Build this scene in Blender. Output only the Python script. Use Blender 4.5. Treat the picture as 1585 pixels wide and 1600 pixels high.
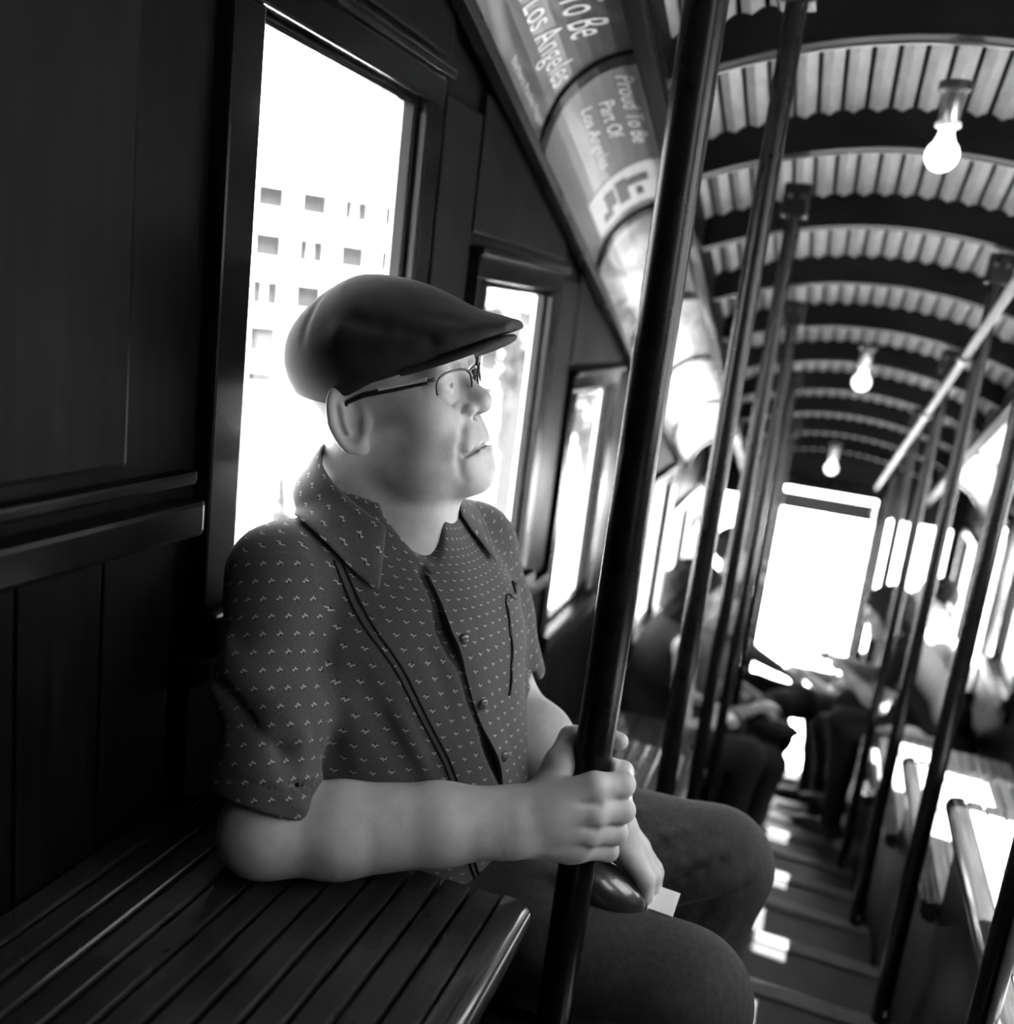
import bpy, bmesh, math, random
import numpy as np
from mathutils import Vector, Matrix

for o in list(bpy.data.objects): bpy.data.objects.remove(o)
SC = bpy.context.scene
COL = SC.collection
random.seed(7); RNG = np.random.default_rng(7)

# ---------------------------------------------------------------- camera
cd = bpy.data.cameras.new('camera'); CAMO = bpy.data.objects.new('camera', cd); COL.objects.link(CAMO)
_F = Vector((-.303129, .929044, -.212436)); _R = Vector((.935915, .332002, .118)).normalized()
_R = (_R - _F.normalized()*_R.dot(_F.normalized())).normalized(); _F.normalize(); _U = _R.cross(_F)
CAMO.matrix_world = Matrix(((_R.x, _U.x, -_F.x, 0), (_R.y, _U.y, -_F.y, 0), (_R.z, _U.z, -_F.z, 1.5), (0, 0, 0, 1)))
cd.sensor_fit = 'HORIZONTAL'; cd.sensor_width = 36; cd.lens = 33.92
cd.clip_start = .05; cd.clip_end = 300
cd.dof.use_dof = True; cd.dof.focus_distance = 1.06; cd.dof.aperture_fstop = 3.0
SC.camera = CAMO
# ---------------------------------------------------------------- sky, sun, exposure
w = bpy.data.worlds.new('sky'); SC.world = w; w.use_nodes = True
bg = w.node_tree.nodes['Background']; bg.inputs[0].default_value = (1, 1, 1, 1); bg.inputs[1].default_value = 5.0
sl = bpy.data.lights.new('sun', 'SUN'); sl.energy = 65; sl.angle = math.radians(.53)
so = bpy.data.objects.new('sun', sl); COL.objects.link(so); so.location = (6, -2, 14)
so.rotation_euler = Vector((-1, .06, -2.0)).to_track_quat('-Z', 'Y').to_euler()
vs = SC.view_settings; vs.view_transform = 'Standard'; vs.look = 'None'; vs.gamma = 1; vs.use_curve_mapping = False
vs.exposure = .9

# ---------------------------------------------------------------- materials
def g3(v): return (v, v, v, 1)
class N:
    """tiny node helper"""
    def __init__(s, name):
        s.m = bpy.data.materials.new(name); s.m.use_nodes = True; s.t = s.m.node_tree
        s.b = s.t.nodes['Principled BSDF']; s.out = s.t.nodes['Material Output']
    def n(s, typ, **kw):
        x = s.t.nodes.new(typ)
        for k, v in kw.items(): setattr(x, k, v)
        return x
    def l(s, a, b): s.t.links.new(a, b)
    def math(s, op, a, b=None, c=None):
        x = s.n('ShaderNodeMath', operation=op)
        for i, v in enumerate((a, b, c)):
            if v is None: continue
            if isinstance(v, (int, float)): x.inputs[i].default_value = v
            else: s.l(v, x.inputs[i])
        return x.outputs[0]
    def ramp(s, fac, stops):
        r = s.n('ShaderNodeValToRGB'); e = r.color_ramp.elements
        while len(e) < len(stops): e.new(.5)
        for q, (p, v) in zip(e, stops): q.position = p; q.color = g3(v)
        s.l(fac, r.inputs[0]); return r.outputs[0]
    def tex(s, scale, stretch=(1, 1, 1), kind='noise', detail=4, coord='Object', rough=.55):
        tc = s.n('ShaderNodeTexCoord'); mp = s.n('ShaderNodeMapping'); mp.inputs['Scale'].default_value = stretch
        s.l(tc.outputs[coord], mp.inputs[0])
        if kind == 'noise':
            x = s.n('ShaderNodeTexNoise'); x.inputs['Scale'].default_value = scale; x.inputs['Detail'].default_value = detail; x.inputs['Roughness'].default_value = rough
            s.l(mp.outputs[0], x.inputs['Vector']); return x.outputs['Fac']
        x = s.n('ShaderNodeTexVoronoi'); x.inputs['Scale'].default_value = scale
        s.l(mp.outputs[0], x.inputs['Vector']); return x.outputs['Distance']
    def bump(s, h, strength=.2, dist=.002):
        b = s.n('ShaderNodeBump'); b.inputs['Strength'].default_value = strength; b.inputs['Distance'].default_value = dist
        s.l(h, b.inputs['Height']); s.l(b.outputs[0], s.b.inputs['Normal']); return b
def plain(name, v, rough=.6, spec=.5, metal=0, coat=0, var=.25, scale=30, bump=0, stretch=(1, 1, 1)):
    k = N(name); k.b.inputs['Roughness'].default_value = rough; k.b.inputs['Specular IOR Level'].default_value = spec
    k.b.inputs['Metallic'].default_value = metal; k.b.inputs['Coat Weight'].default_value = coat; k.b.inputs['Coat Roughness'].default_value = .12
    t = k.tex(scale, stretch); k.l(k.ramp(t, [(.25, v*(1-var)), (.75, v*(1+var))]), k.b.inputs['Base Color'])
    if bump: k.bump(t, bump, .002)
    return k.m
def wood(name, v, axis=1, rough=.35, coat=.0, var=.5, spec=.5, bump=.15):
    k = N(name); st = [22, 22, 22]; st[axis] = 1.6
    t = k.tex(3.2, st, detail=6, rough=.65); t2 = k.tex(2.2, (1, 1, 1))
    c = k.ramp(t, [(.3, v*(1-var)), (.7, v*(1+var))]); mx = k.n('ShaderNodeMixRGB', blend_type='MULTIPLY'); mx.inputs[0].default_value = .6
    k.l(c, mx.inputs[1]); k.l(k.ramp(t2, [(.3, .6), (.7, 1.25)]), mx.inputs[2]); k.l(mx.outputs[0], k.b.inputs['Base Color'])
    k.l(k.ramp(t2, [(.3, max(.05, rough-.1)), (.7, rough+.12)]), k.b.inputs['Roughness'])
    k.b.inputs['Specular IOR Level'].default_value = spec; k.b.inputs['Coat Weight'].default_value = coat; k.b.inputs['Coat Roughness'].default_value = .1
    k.bump(t, bump, .001); return k.m
M = {}
M['wallwood'] = wood('dark_stained_wood_upright', .0042, 2, .42, spec=.06)
M['beamwood'] = wood('dark_stained_wood_long', .0045, 1, .42, spec=.06)
M['crosswood'] = wood('dark_stained_wood_cross', .0035, 0, .42, spec=.06)
M['casing'] = wood('dark_varnished_casing', .005, 2, .24, coat=.0, spec=.14)
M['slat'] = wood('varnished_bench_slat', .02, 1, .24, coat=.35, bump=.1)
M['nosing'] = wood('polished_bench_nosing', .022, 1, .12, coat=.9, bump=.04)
M['rslat'] = wood('painted_sunlight_slat', .28, 1, .36, coat=.1)  # right-hand slats paled in colour to look sunlit and bounce light
M['tread'] = wood('scuffed_floor_tread', .032, 0, .38, var=.4)
M['nosestrip'] = plain('worn_step_nosing', .09, .3, metal=.3)
M['ceilboard'] = wood('pale_ceiling_board', .135, 1, .45, var=.25)
M['ceilback'] = plain('ceiling_joint', .012, .8)
M['pole'] = plain('glossy_black_pole', .006, .26, spec=.18, scale=40, bump=.0, var=.4)
M['steel'] = plain('brushed_steel', .45, .32, metal=1, scale=80)
M['iron'] = plain('dark_iron', .03, .4, metal=.6)
M['ceramic'] = plain('pale_ceramic', .55, .3)
M['rail'] = plain('dull_painted_metal', .07, .5, spec=.3)
M['facade'] = plain('pale_concrete', .62, .9, scale=1.2, var=.1)
M['darkglass'] = plain('facade_window_glass', .016, .5, spec=.1, scale=1)
M['ground'] = plain('pale_dry_ground', .55, .95, scale=2, var=.2)
M['leaf'] = plain('leaf', .012, .6, scale=6, var=.4)
M['bark'] = plain('bark', .06, .9, scale=12)
M['paper'] = plain('white_paper', .8, .7, var=.03)
k = N('window_glass'); k.t.nodes.remove(k.b)
gl = k.n('ShaderNodeBsdfGlossy'); gl.inputs['Roughness'].default_value = .02; tr = k.n('ShaderNodeBsdfTransparent'); tr.inputs[0].default_value = g3(.96)
lw = k.n('ShaderNodeLayerWeight'); mx = k.n('ShaderNodeMixShader')
k.l(k.math('MULTIPLY_ADD', k.math('POWER', lw.outputs['Facing'], 4), .25, .03), mx.inputs[0]); k.l(tr.outputs[0], mx.inputs[1]); k.l(gl.outputs[0], mx.inputs[2]); k.l(mx.outputs[0], k.out.inputs[0]); M['glass'] = k.m
k = N('lit_bulb_glass'); k.b.inputs['Base Color'].default_value = g3(.85); k.b.inputs['Emission Color'].default_value = g3(1); k.b.inputs['Emission Strength'].default_value = 1.2; k.b.inputs['Roughness'].default_value = .3; M['bulb'] = k.m

# ---------------------------------------------------------------- mesh helpers
def link(o, parent=None):
    COL.objects.link(o)
    if parent is not None: o.parent = parent
    return o
def tag(o, label=None, cat=None, group=None, kind=None):
    if label: o['label'] = label
    if cat: o['category'] = cat
    if group: o['group'] = group
    if kind: o['kind'] = kind
    return o
def empty(name, loc=(0, 0, 0), rz=0):
    o = bpy.data.objects.new(name, None); o.empty_display_size = .05; o.location = loc; o.rotation_euler = (0, 0, rz); return link(o)
def thing(name, label, cat, loc=(0, 0, 0), rz=0, group=None): return tag(empty(name, loc, rz), label, cat, group)
class MB:
    def __init__(s): s.v = []; s.f = []
    def add(s, vs, fs):
        b = len(s.v); s.v += [tuple(q) for q in vs]; s.f += [tuple(i+b for i in f) for f in fs]; return s
    def box(s, x0, x1, y0, y1, z0, z1):
        return s.add([(x0, y0, z0), (x1, y0, z0), (x1, y1, z0), (x0, y1, z0), (x0, y0, z1), (x1, y0, z1), (x1, y1, z1), (x0, y1, z1)],
                     [(0, 3, 2, 1), (4, 5, 6, 7), (0, 1, 5, 4), (1, 2, 6, 5), (2, 3, 7, 6), (3, 0, 4, 7)])
    def sheared(s, x0, x1, y0, y1, z0, z1, g):
        """box whose z falls by g per metre of y"""
        b = MB().box(x0, x1, y0, y1, z0, z1); return s.add([(x, y, z-g*y) for x, y, z in b.v], b.f)
    def prism(s, prof, y0, y1, g=0, ax='y'):
        n = len(prof)
        if ax == 'y': vs = [(a, y0, b-g*y0) for a, b in prof]+[(a, y1, b-g*y1) for a, b in prof]
        elif ax == 'x': vs = [(y0, a, b) for a, b in prof]+[(y1, a, b) for a, b in prof]
        else: vs = [(a, b, y0) for a, b in prof]+[(a, b, y1) for a, b in prof]
        return s.add(vs, [tuple(range(n))[::-1], tuple(range(n, 2*n))]+[(i, (i+1) % n, n+(i+1) % n, n+i) for i in range(n)])
    def tube(s, pts, r, seg=12, caps=True):
        pts = [Vector(q) for q in pts]; rs = r if isinstance(r, (list, tuple)) else [r]*len(pts)
        t0 = (pts[1]-pts[0]).normalized(); up = Vector((0, 0, 1)) if abs(t0.z) < .9 else Vector((1, 0, 0))
        nrm = t0.cross(up).normalized(); b = len(s.v)
        for i, q in enumerate(pts):
            t = (pts[min(i+1, len(pts)-1)]-pts[max(i-1, 0)]).normalized()
            nrm = (nrm-t*nrm.dot(t)).normalized(); bn = t.cross(nrm)
            for j in range(seg):
                a = 2*math.pi*j/seg; s.v.append(tuple(q+(nrm*math.cos(a)+bn*math.sin(a))*rs[i]))
        for i in range(len(pts)-1):
            for j in range(seg):
                j2 = (j+1) % seg; s.f.append((b+i*seg+j, b+i*seg+j2, b+(i+1)*seg+j2, b+(i+1)*seg+j))
        if caps:
            s.f.append(tuple(b+j for j in range(seg))[::-1]); e = b+(len(pts)-1)*seg; s.f.append(tuple(e+j for j in range(seg)))
        return s
    def lathe(s, prof, c=(0, 0, 0), seg=24):
        b = len(s.v)
        for r, z in prof:
            for j in range(seg): a = 2*math.pi*j/seg; s.v.append((c[0]+r*math.cos(a), c[1]+r*math.sin(a), c[2]+z))
        for i in range(len(prof)-1):
            for j in range(seg): j2 = (j+1) % seg; s.f.append((b+i*seg+j, b+i*seg+j2, b+(i+1)*seg+j2, b+(i+1)*seg+j))
        s.f.append(tuple(b+j for j in range(seg))[::-1]); e = b+(len(prof)-1)*seg; s.f.append(tuple(e+j for j in range(seg)))
        return s
    def ellipsoid(s, c, r, seg=16, rings=10, rot=None):
        prof = [(math.sin(math.pi*i/rings), -math.cos(math.pi*i/rings)) for i in range(rings+1)]
        vs = []; fs = []
        for a, z in prof:
            for j in range(seg):
                t = 2*math.pi*j/seg; q = Vector((a*math.cos(t)*r[0], a*math.sin(t)*r[1], z*r[2])); q = rot @ q if rot is not None else q
                vs.append((c[0]+q.x, c[1]+q.y, c[2]+q.z))
        for i in range(rings):
            for j in range(seg): j2 = (j+1) % seg; fs.append((i*seg+j, i*seg+j2, (i+1)*seg+j2, (i+1)*seg+j))
        return s.add(vs, fs)
    def mesh(s, name, mat, smooth=False, bevel=0):
        me = bpy.data.meshes.new(name); me.from_pydata(s.v, [], s.f); me.materials.append(M[mat] if isinstance(mat, str) else mat)
        bm = bmesh.new(); bm.from_mesh(me); bmesh.ops.remove_doubles(bm, verts=bm.verts, dist=1e-6)
        if bevel: bmesh.ops.bevel(bm, geom=[e for e in bm.edges if e.calc_face_angle(0) > .5], offset=bevel, segments=2, affect='EDGES', profile=.6)
        bmesh.ops.recalc_face_normals(bm, faces=bm.faces); bm.to_mesh(me); bm.free()
        if smooth:
            for p in me.polygons: p.use_smooth = True
            try: me.set_sharp_from_angle(angle=math.radians(40))
            except Exception: pass
        return me
    def build(s, name, mat, parent=None, smooth=False, bevel=0):
        return link(bpy.data.objects.new(name, s.mesh(name, mat, smooth, bevel)), parent)
def inst(name, me, parent, loc=(0, 0, 0), scale=(1, 1, 1), rot=(0, 0, 0)):
    o = bpy.data.objects.new(name, me); o.location = loc; o.scale = scale; o.rotation_euler = rot; return link(o, parent)
def struct(o): o['kind'] = 'structure'; return o

# ================================================================ THE CAR
PITCH, DROP = .735, .235
XL, XR = -.65, .78          # inner wall faces
NL, NR = -.20, .34          # bench front edges
XC = .065
YEND = 5.75
GC = .325                   # fall of the roof per metre
def seatL(k): return .90-DROP*k           # left bench k ends at Y=.86+PITCH*k
def endL(k): return .86+PITCH*k
def seatR(k): return .665-DROP*(k-1)      # right bench k ends at Y=1.94+PITCH*(k-1)
def endR(k): return 1.94+PITCH*(k-1)
def crown(Y): return 2.66-GC*Y
def arch(X): return -.42*(X-XC)**2

# ---- floor: two aisle steps per bench terrace, plus a slab under the benches
floor = struct(MB().sheared(XL-.05, XR+.05, -2.0, YEND+.05, .545-.40, .545-.30, .32).build('floor', 'beamwood'))
HS = PITCH/2
tread_me = MB().box(NL-.02, NR+.02, 0, HS+.012, -.03, 0).mesh('tread', 'tread', bevel=.004)
riser_me = MB().box(NL-.02, NR+.02, 0, .016, -DROP/2-.03, 0).mesh('riser', 'crosswood')
strip_me = MB().box(NL-.015, NR+.015, HS-.03, HS+.016, -.004, .006).mesh('nosing_strip', 'nosestrip', bevel=.003)
for j in range(-5, 14):
    y0 = .86+HS*j; z = .245+DROP/2-.02-DROP/2*j
    if y0 > YEND-.1: break
    inst('tread', tread_me, floor, (0, y0, z)); inst('riser', riser_me, floor, (0, y0+HS-.004, z-.03)); inst('nosing_strip', strip_me, floor, (0, y0, z))

# ---- left wall with a stepped row of windows
def win_geo(side, i):
    if side == 'L': y0, top = .925+PITCH*i, 1.77-DROP*i
    else: y0, top = 1.47+PITCH*i, 1.76-DROP*i
    return y0, y0+(.63 if side == 'R' and i == -1 else .415), top-.65-(.06 if side == 'R' else 0), top  # unseen right windows: taller for the sun patches, one widened to light the man
wnum = [0]
def build_wall(side):
    s = -1 if side == 'L' else 1; X = XL if side == 'L' else XR
    def bx(mb, a, b, y0, y1, z0, z1):      # a,b: distance into the room from the wall face
        xa, xb = X-s*a, X-s*b; mb.box(min(xa, xb), max(xa, xb), y0, y1, z0, z1)
    TH = .028 if side == 'L' else .035; body = MB(); idx = range(0 if side == 'L' else -2, 7)
    for i in idx:
        y0, y1, z0, z1 = win_geo(side, i); yn = y0+PITCH
        if y0 > YEND: break
        yn = min(yn, YEND+.06); y1 = min(y1, YEND+.06)
        bx(body, -TH, 0, y0, y1, z0-1.25, z0); bx(body, -TH, 0, y0, y1, z1, z1+.62)
        if yn > y1: bx(body, -TH, 0, y1, yn, z0-1.25-DROP*.6, z1+.62)
    if side == 'L': bx(body, -TH, 0, -2.05, .925, .3, 2.95)
    else: bx(body, -TH, 0, -2.05, win_geo('R', -2)[0], .3, 3.2)
    wall = struct(body.build('wall_left' if side == 'L' else 'wall_right', 'wallwood'))
    for i in idx:
        y0, y1, z0, z1 = win_geo(side, i); yn = y0+PITCH
        if y1 > YEND: break
        # wainscot boards under window and post
        nb = 7; wb = PITCH/nb
        for b in range(nb):
            m = MB(); yb = y0-.06+b*wb
            if yb+wb > YEND: continue
            bx(m, .001, .010, yb+.002, yb+wb-.002, z0-.85, z0-.085); m.build('wainscot_board', 'wallwood', wall, bevel=.002)
        m = MB(); bx(m, .001, .030, y0-.075, y0+PITCH-.077, z0-.085, z0-.05); m.build('ledge', 'casing', wall, bevel=.006)
        # raised panel on the post
        yp0, yp1 = y1+.085, yn-.085
        if yp1 > yp0 and yn < YEND+.1:
            m = MB(); bx(m, .001, .012, yp0, yp1, z0-.04, z1+.03); m.build('post_panel', 'wallwood', wall, bevel=.005)
        m = MB(); bx(m, .001, .014, y0-.08, y1+.08, z1+.075, z1+.30); m.build('frieze_panel', 'beamwood', wall, bevel=.004)
        # window
        wnum[0] += 1
        wo = struct(empty('window_%d' % wnum[0], (X, (y0+y1)/2, z0)))
        def part(name, mat, boxes, bev=.004):
            m = MB()
            for q in boxes: bx(m, *q)
            m.v = [(x-X, y-(y0+y1)/2, z-z0) for x, y, z in m.v]; return m.build(name, mat, wo, bevel=bev)
        part('jamb', 'casing', [(-TH+.005, .022, y0-.055, y0, z0, z1)]); part('jamb', 'casing', [(-TH+.005, .022, y1, y1+.055, z0, z1)])
        part('head', 'casing', [(-TH+.005, .022, y0-.055, y1+.055, z1, z1+.042)]); part('cap_trim', 'casing', [(0, .034, y0-.062, y1+.062, z1+.042, z1+.056)])
        part('sill', 'casing', [(-TH, .045, y0-.06, y1+.06, z0-.05, z0)], .006)
        for (a, b, c, d) in ((y0, y0+.012, z0, z1), (y1-.012, y1, z0, z1), (y0, y1, z1-.012, z1), (y0, y1, z0, z0+.012)):
            part('bead', 'casing', [(-TH*.55, .006, a, b, c, d)], .004)
        for (a, b, c, d) in ((y0, y0+.007, z0, z1), (y1-.007, y1, z0, z1)):
            part('track', 'steel', [(-TH*.82, -TH*.6, a, b, c, d)], 0)
        part('pane', 'glass', [(-TH*.76, -TH*.71, y0+.004, y1-.004, z0+.004, z1-.004)], 0)
build_wall('L'); build_wall('R')
wl = bpy.data.objects['wall_left']
for yb in np.arange(-1.9, .80, .105): MB().box(XL+.001, XL+.010, yb+.002, yb+.103, .30, 1.215).build('wainscot_board', 'wallwood', wl, bevel=.002)
MB().box(XL+.001, XL+.030, -2, .855, 1.215, 1.255).build('ledge', 'casing', wl, bevel=.006); MB().box(XL+.001, XL+.018, -2, .855, 1.27, 1.285).build('ledge', 'casing', wl, bevel=.004)
for a, b in ((.28, .75), (-.30, .24), (-.86, -.34)): MB().box(XL+.001, XL+.014, a, b, 1.30, 2.1).build('post_panel', 'wallwood', wl, bevel=.006)

# ---- end wall with an open doorway and a window either side
ew = MB(); zf = -1.20
DX0, DX1, DZ = -.335, .315, .66
ew.box(XL-.06, XR+.06, YEND, YEND+.06, DZ, crown(YEND)+.3)
for a, b in ((XL-.06, -.62), (-.42, DX0), (DX1, .375), (.73, XR+.06)): ew.box(a, b, YEND, YEND+.06, zf-.4, DZ)
for a, b in ((-.62, -.42), (.375, .73)):
    ew.box(a, b, YEND, YEND+.06, zf-.4, -.25); ew.box(a, b, YEND, YEND+.06, .56, DZ)
wall_end = struct(ew.build('wall_end', 'wallwood'))
MB().box(-.62, -.42, YEND+.02, YEND+.024, -.25, .56).build('pane', 'glass', wall_end); MB().box(.375, .73, YEND+.02, YEND+.024, -.25, .56).build('pane', 'glass', wall_end)
MB().box(.475, .495, YEND+.005, YEND+.05, -.25, .56).build('mullion', 'casing', wall_end)
for a, b in ((DX0-.05, DX0), (DX1, DX1+.05)): MB().box(a, b, YEND-.03, YEND+.07, zf-.3, DZ+.04).build('door_jamb', 'casing', wall_end, bevel=.006)
MB().box(DX0-.05, DX1+.05, YEND-.03, YEND+.07, DZ, DZ+.05).build('door_head', 'casing', wall_end, bevel=.006)
bar = tag(MB().box(DX0, DX1, YEND+.1, YEND+.13, .51, .61).build('gate_bar', 'iron', bevel=.004), 'grey crossbar hanging below the top of the far doorway', 'bar')
for x in (DX0+.01, DX1-.02): MB().box(x, x+.012, YEND+.05, YEND+.115, .56, .585).build('bar_bracket', 'steel', bar)
# back wall, behind the viewer
struct(MB().box(XL-.06, XR+.06, -2.06, -2.0, .3, 3.6).build('wall_back', 'wallwood'))

# ---- ceiling: curved boards on arched ribs, falling with the car
ceiling = struct(empty('ceiling', (0, 0, 0)))
Y0C, Y1C = -2.05, YEND+.06
RB = .068                                   # rib depth
nb = 21; xa, xb = -.44, .57; wb = (xb-xa)/nb
for b in range(nb):
    x0 = xa+b*wb+.005; x1 = xa+(b+1)*wb-.005; xm = (x0+x1)/2
    pr = [(x0, crown(0)+RB+arch(x0)+.006), (xm, crown(0)+RB+arch(xm)-.004), (x1, crown(0)+RB+arch(x1)+.006), (x1, crown(0)+RB+arch(x1)+.02), (x0, crown(0)+RB+arch(x0)+.02)]
    MB().prism(pr, Y0C, Y1C, GC).build('board', 'ceilboard', ceiling, smooth=False)
xs = [xa-.06+(xb-xa+.12)*i/24 for i in range(25)]
MB().prism([(x, crown(0)+RB+arch(x)+.022) for x in xs]+[(x, crown(0)+RB+arch(x)+.06) for x in xs[::-1]], Y0C, Y1C, GC).build('roof_skin', 'ceilback', ceiling)
for r in range(-9, 11):
    y = 1.925+.3675*r; t = .045
    xr = [xa+.01+(xb-xa-.02)*i/24 for i in range(25)]; prof = [(x, arch(x)) for x in xr]+[(x, arch(x)+RB+.012) for x in xr[::-1]]
    o = MB().prism([(a, b+crown(y)) for a, b in prof], y-t/2, y+t/2, 0).build('rib', 'crosswood', ceiling, bevel=.003)
    o2 = MB().prism([(x, arch(x)+crown(y)-.004) for x in xr]+[(x, arch(x)+crown(y)+.004) for x in xr[::-1]], y+t/2-.004, y+t/2+.003, 0).build('rib_bead', 'nosestrip', ceiling)
# ---- coves carrying the advertising cards
GV = .35
def zl(Y): return 1.93-GV*(Y-1.405)
def cove(t):            # t 0 bottom .. 1 top -> (offset from wall, height over zl)
    a = math.pi/2*t
    return .03+.185*(1-math.cos(a)), .185*math.sin(a)
def cove_pt(side, t, Y, off=0):
    a = math.pi/2*t; dx, dz = cove(t)
    dx += off*math.cos(a); dz -= off*math.sin(a)
    return (XL+dx, Y, zl(Y)+dz) if side == 'L' else (XR-dx, Y, zl(Y)+.09+dz)

for sx, nm in ((-1, 'beam'), (1, 'beam')):
    xb0 = XC+sx*.475; xb1 = XC+sx*.515
    prb = [(min(xb0, xb1), crown(0)+arch(xb0)-.035), (max(xb0, xb1), crown(0)+arch(xb0)-.035), (max(xb0, xb1), crown(0)+RB+arch(xb0)), (min(xb0, xb1), crown(0)+RB+arch(xb0))]
    MB().prism(prb, Y0C, Y1C, GC).build('roof_beam', 'beamwood', ceiling, bevel=.006)
    # closing board over the cove
    xo = XL-.06 if sx < 0 else XR+.06; zz = crown(0)+RB+arch(xb0)+.01
    MB().prism([(min(xo, xb1), zz), (max(xo, xb1), zz), (max(xo, xb1), zz+.03), (min(xo, xb1), zz+.03)], Y0C, Y1C, GC).build('cove_top', 'ceilback', ceiling)
def cove_strip(side, t0, t1, y0, y1, off, thick=.004, nt=10, ny=8):
    """solid curved sheet following the cove"""
    mb = MB(); nt1 = nt+1
    for lay in (off, off-thick):
        for j in range(ny+1):
            for i in range(nt1): mb.v.append(cove_pt(side, t0+(t1-t0)*i/nt, y0+(y1-y0)*j/ny, lay))
    n = nt1*(ny+1)
    q = lambda l, j, i: l*n+j*nt1+i
    for j in range(ny):
        for i in range(nt):
            mb.f.append((q(0, j, i), q(0, j, i+1), q(0, j+1, i+1), q(0, j+1, i))); mb.f.append((q(1, j, i), q(1, j+1, i), q(1, j+1, i+1), q(1, j, i+1)))
    for j in range(ny):
        mb.f.append((q(0, j, 0), q(0, j+1, 0), q(1, j+1, 0), q(1, j, 0))); mb.f.append((q(0, j, nt), q(1, j, nt), q(1, j+1, nt), q(0, j+1, nt)))
    for i in range(nt):
        mb.f.append((q(0, 0, i), q(1, 0, i), q(1, 0, i+1), q(0, 0, i+1))); mb.f.append((q(0, ny, i), q(0, ny, i+1), q(1, ny, i+1), q(1, ny, i)))
    return mb
def text_mesh(body, font_h=1.0):
    cu = bpy.data.curves.new('t', 'FONT'); cu.body = body; cu.size = 1; cu.resolution_u = 3; cu.extrude = 0
    o = bpy.data.objects.new('t', cu); COL.objects.link(o); dg = bpy.context.evaluated_depsgraph_get()
    me = bpy.data.meshes.new_from_object(o.evaluated_get(dg)); bpy.data.objects.remove(o)
    bm = bmesh.new(); bm.from_mesh(me); bmesh.ops.subdivide_edges(bm, edges=[e for e in bm.edges if e.calc_length() > .25], cuts=2)
    bmesh.ops.triangulate(bm, faces=bm.faces); bm.to_mesh(me); bm.free()
    co = np.array([v.co[:] for v in me.vertices]); lo, hi = co.min(0), co.max(0)
    co = (co-lo)/np.maximum(hi-lo, 1e-6)
    fs = [tuple(p.vertices) for p in me.polygons]; bpy.data.meshes.remove(me); return co, fs
def lettering(side, body, ya, yb, ta, tb, mat, parent, name='lettering', wave=0, slant=0):
    """flat print on the card: runs along the car, tops of letters towards the roof"""
    co, fs = text_mesh(body); mb = MB(); vs = []
    for u, v, _ in co:
        Y = ya+(yb-ya)*u if side == 'L' else yb+(ya-yb)*u
        vs.append(cove_pt(side, ta+(tb-ta)*v+wave*math.sin(u*9)+slant*u, Y+(.12*(tb-ta)*(v-.5)), .0062))
    mb.add(vs, fs); return mb.build(name, mat, parent)
def ad_mat(name, base, hi, seed, sc=6, contrast=(.45, .62)):
    k = N(name); t = k.tex(sc, (1, .35, 1), detail=3); k.b.inputs['Roughness'].default_value = .3
    tc = k.n('ShaderNodeTexCoord'); mp = k.n('ShaderNodeMapping'); mp.inputs['Location'].default_value = (seed, seed*2, 0); mp.inputs['Scale'].default_value = (1, .5, 1)
    k.l(tc.outputs['Object'], mp.inputs[0]); nz = k.n('ShaderNodeTexNoise'); nz.inputs['Scale'].default_value = sc; nz.inputs['Distortion'].default_value = 1.5; k.l(mp.outputs[0], nz.inputs['Vector'])
    k.l(k.ramp(nz.outputs['Fac'], [(contrast[0], base), (contrast[1], hi)]), k.b.inputs['Base Color']); return k.m
AD = [ad_mat('card_print_swirl', .035, .15, 3.1, 5, (.5, .68)), ad_mat('card_print_grey', .07, .09, 1.0, 4), ad_mat('card_print_photo', .05, .32, 5.0, 7, (.4, .6)), ad_mat('card_print_pale', .10, .42, 9.0, 6, (.4, .6))]
M['ink_light'] = plain('pale_print', .40, .5, var=.05); M['ink_mid'] = plain('grey_print', .16, .5, var=.05); M['ink_dark'] = plain('dark_print', .02, .5, var=.05); M['card_white'] = plain('white_card_print', .30, .5, var=.08)
CARD = .54
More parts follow.
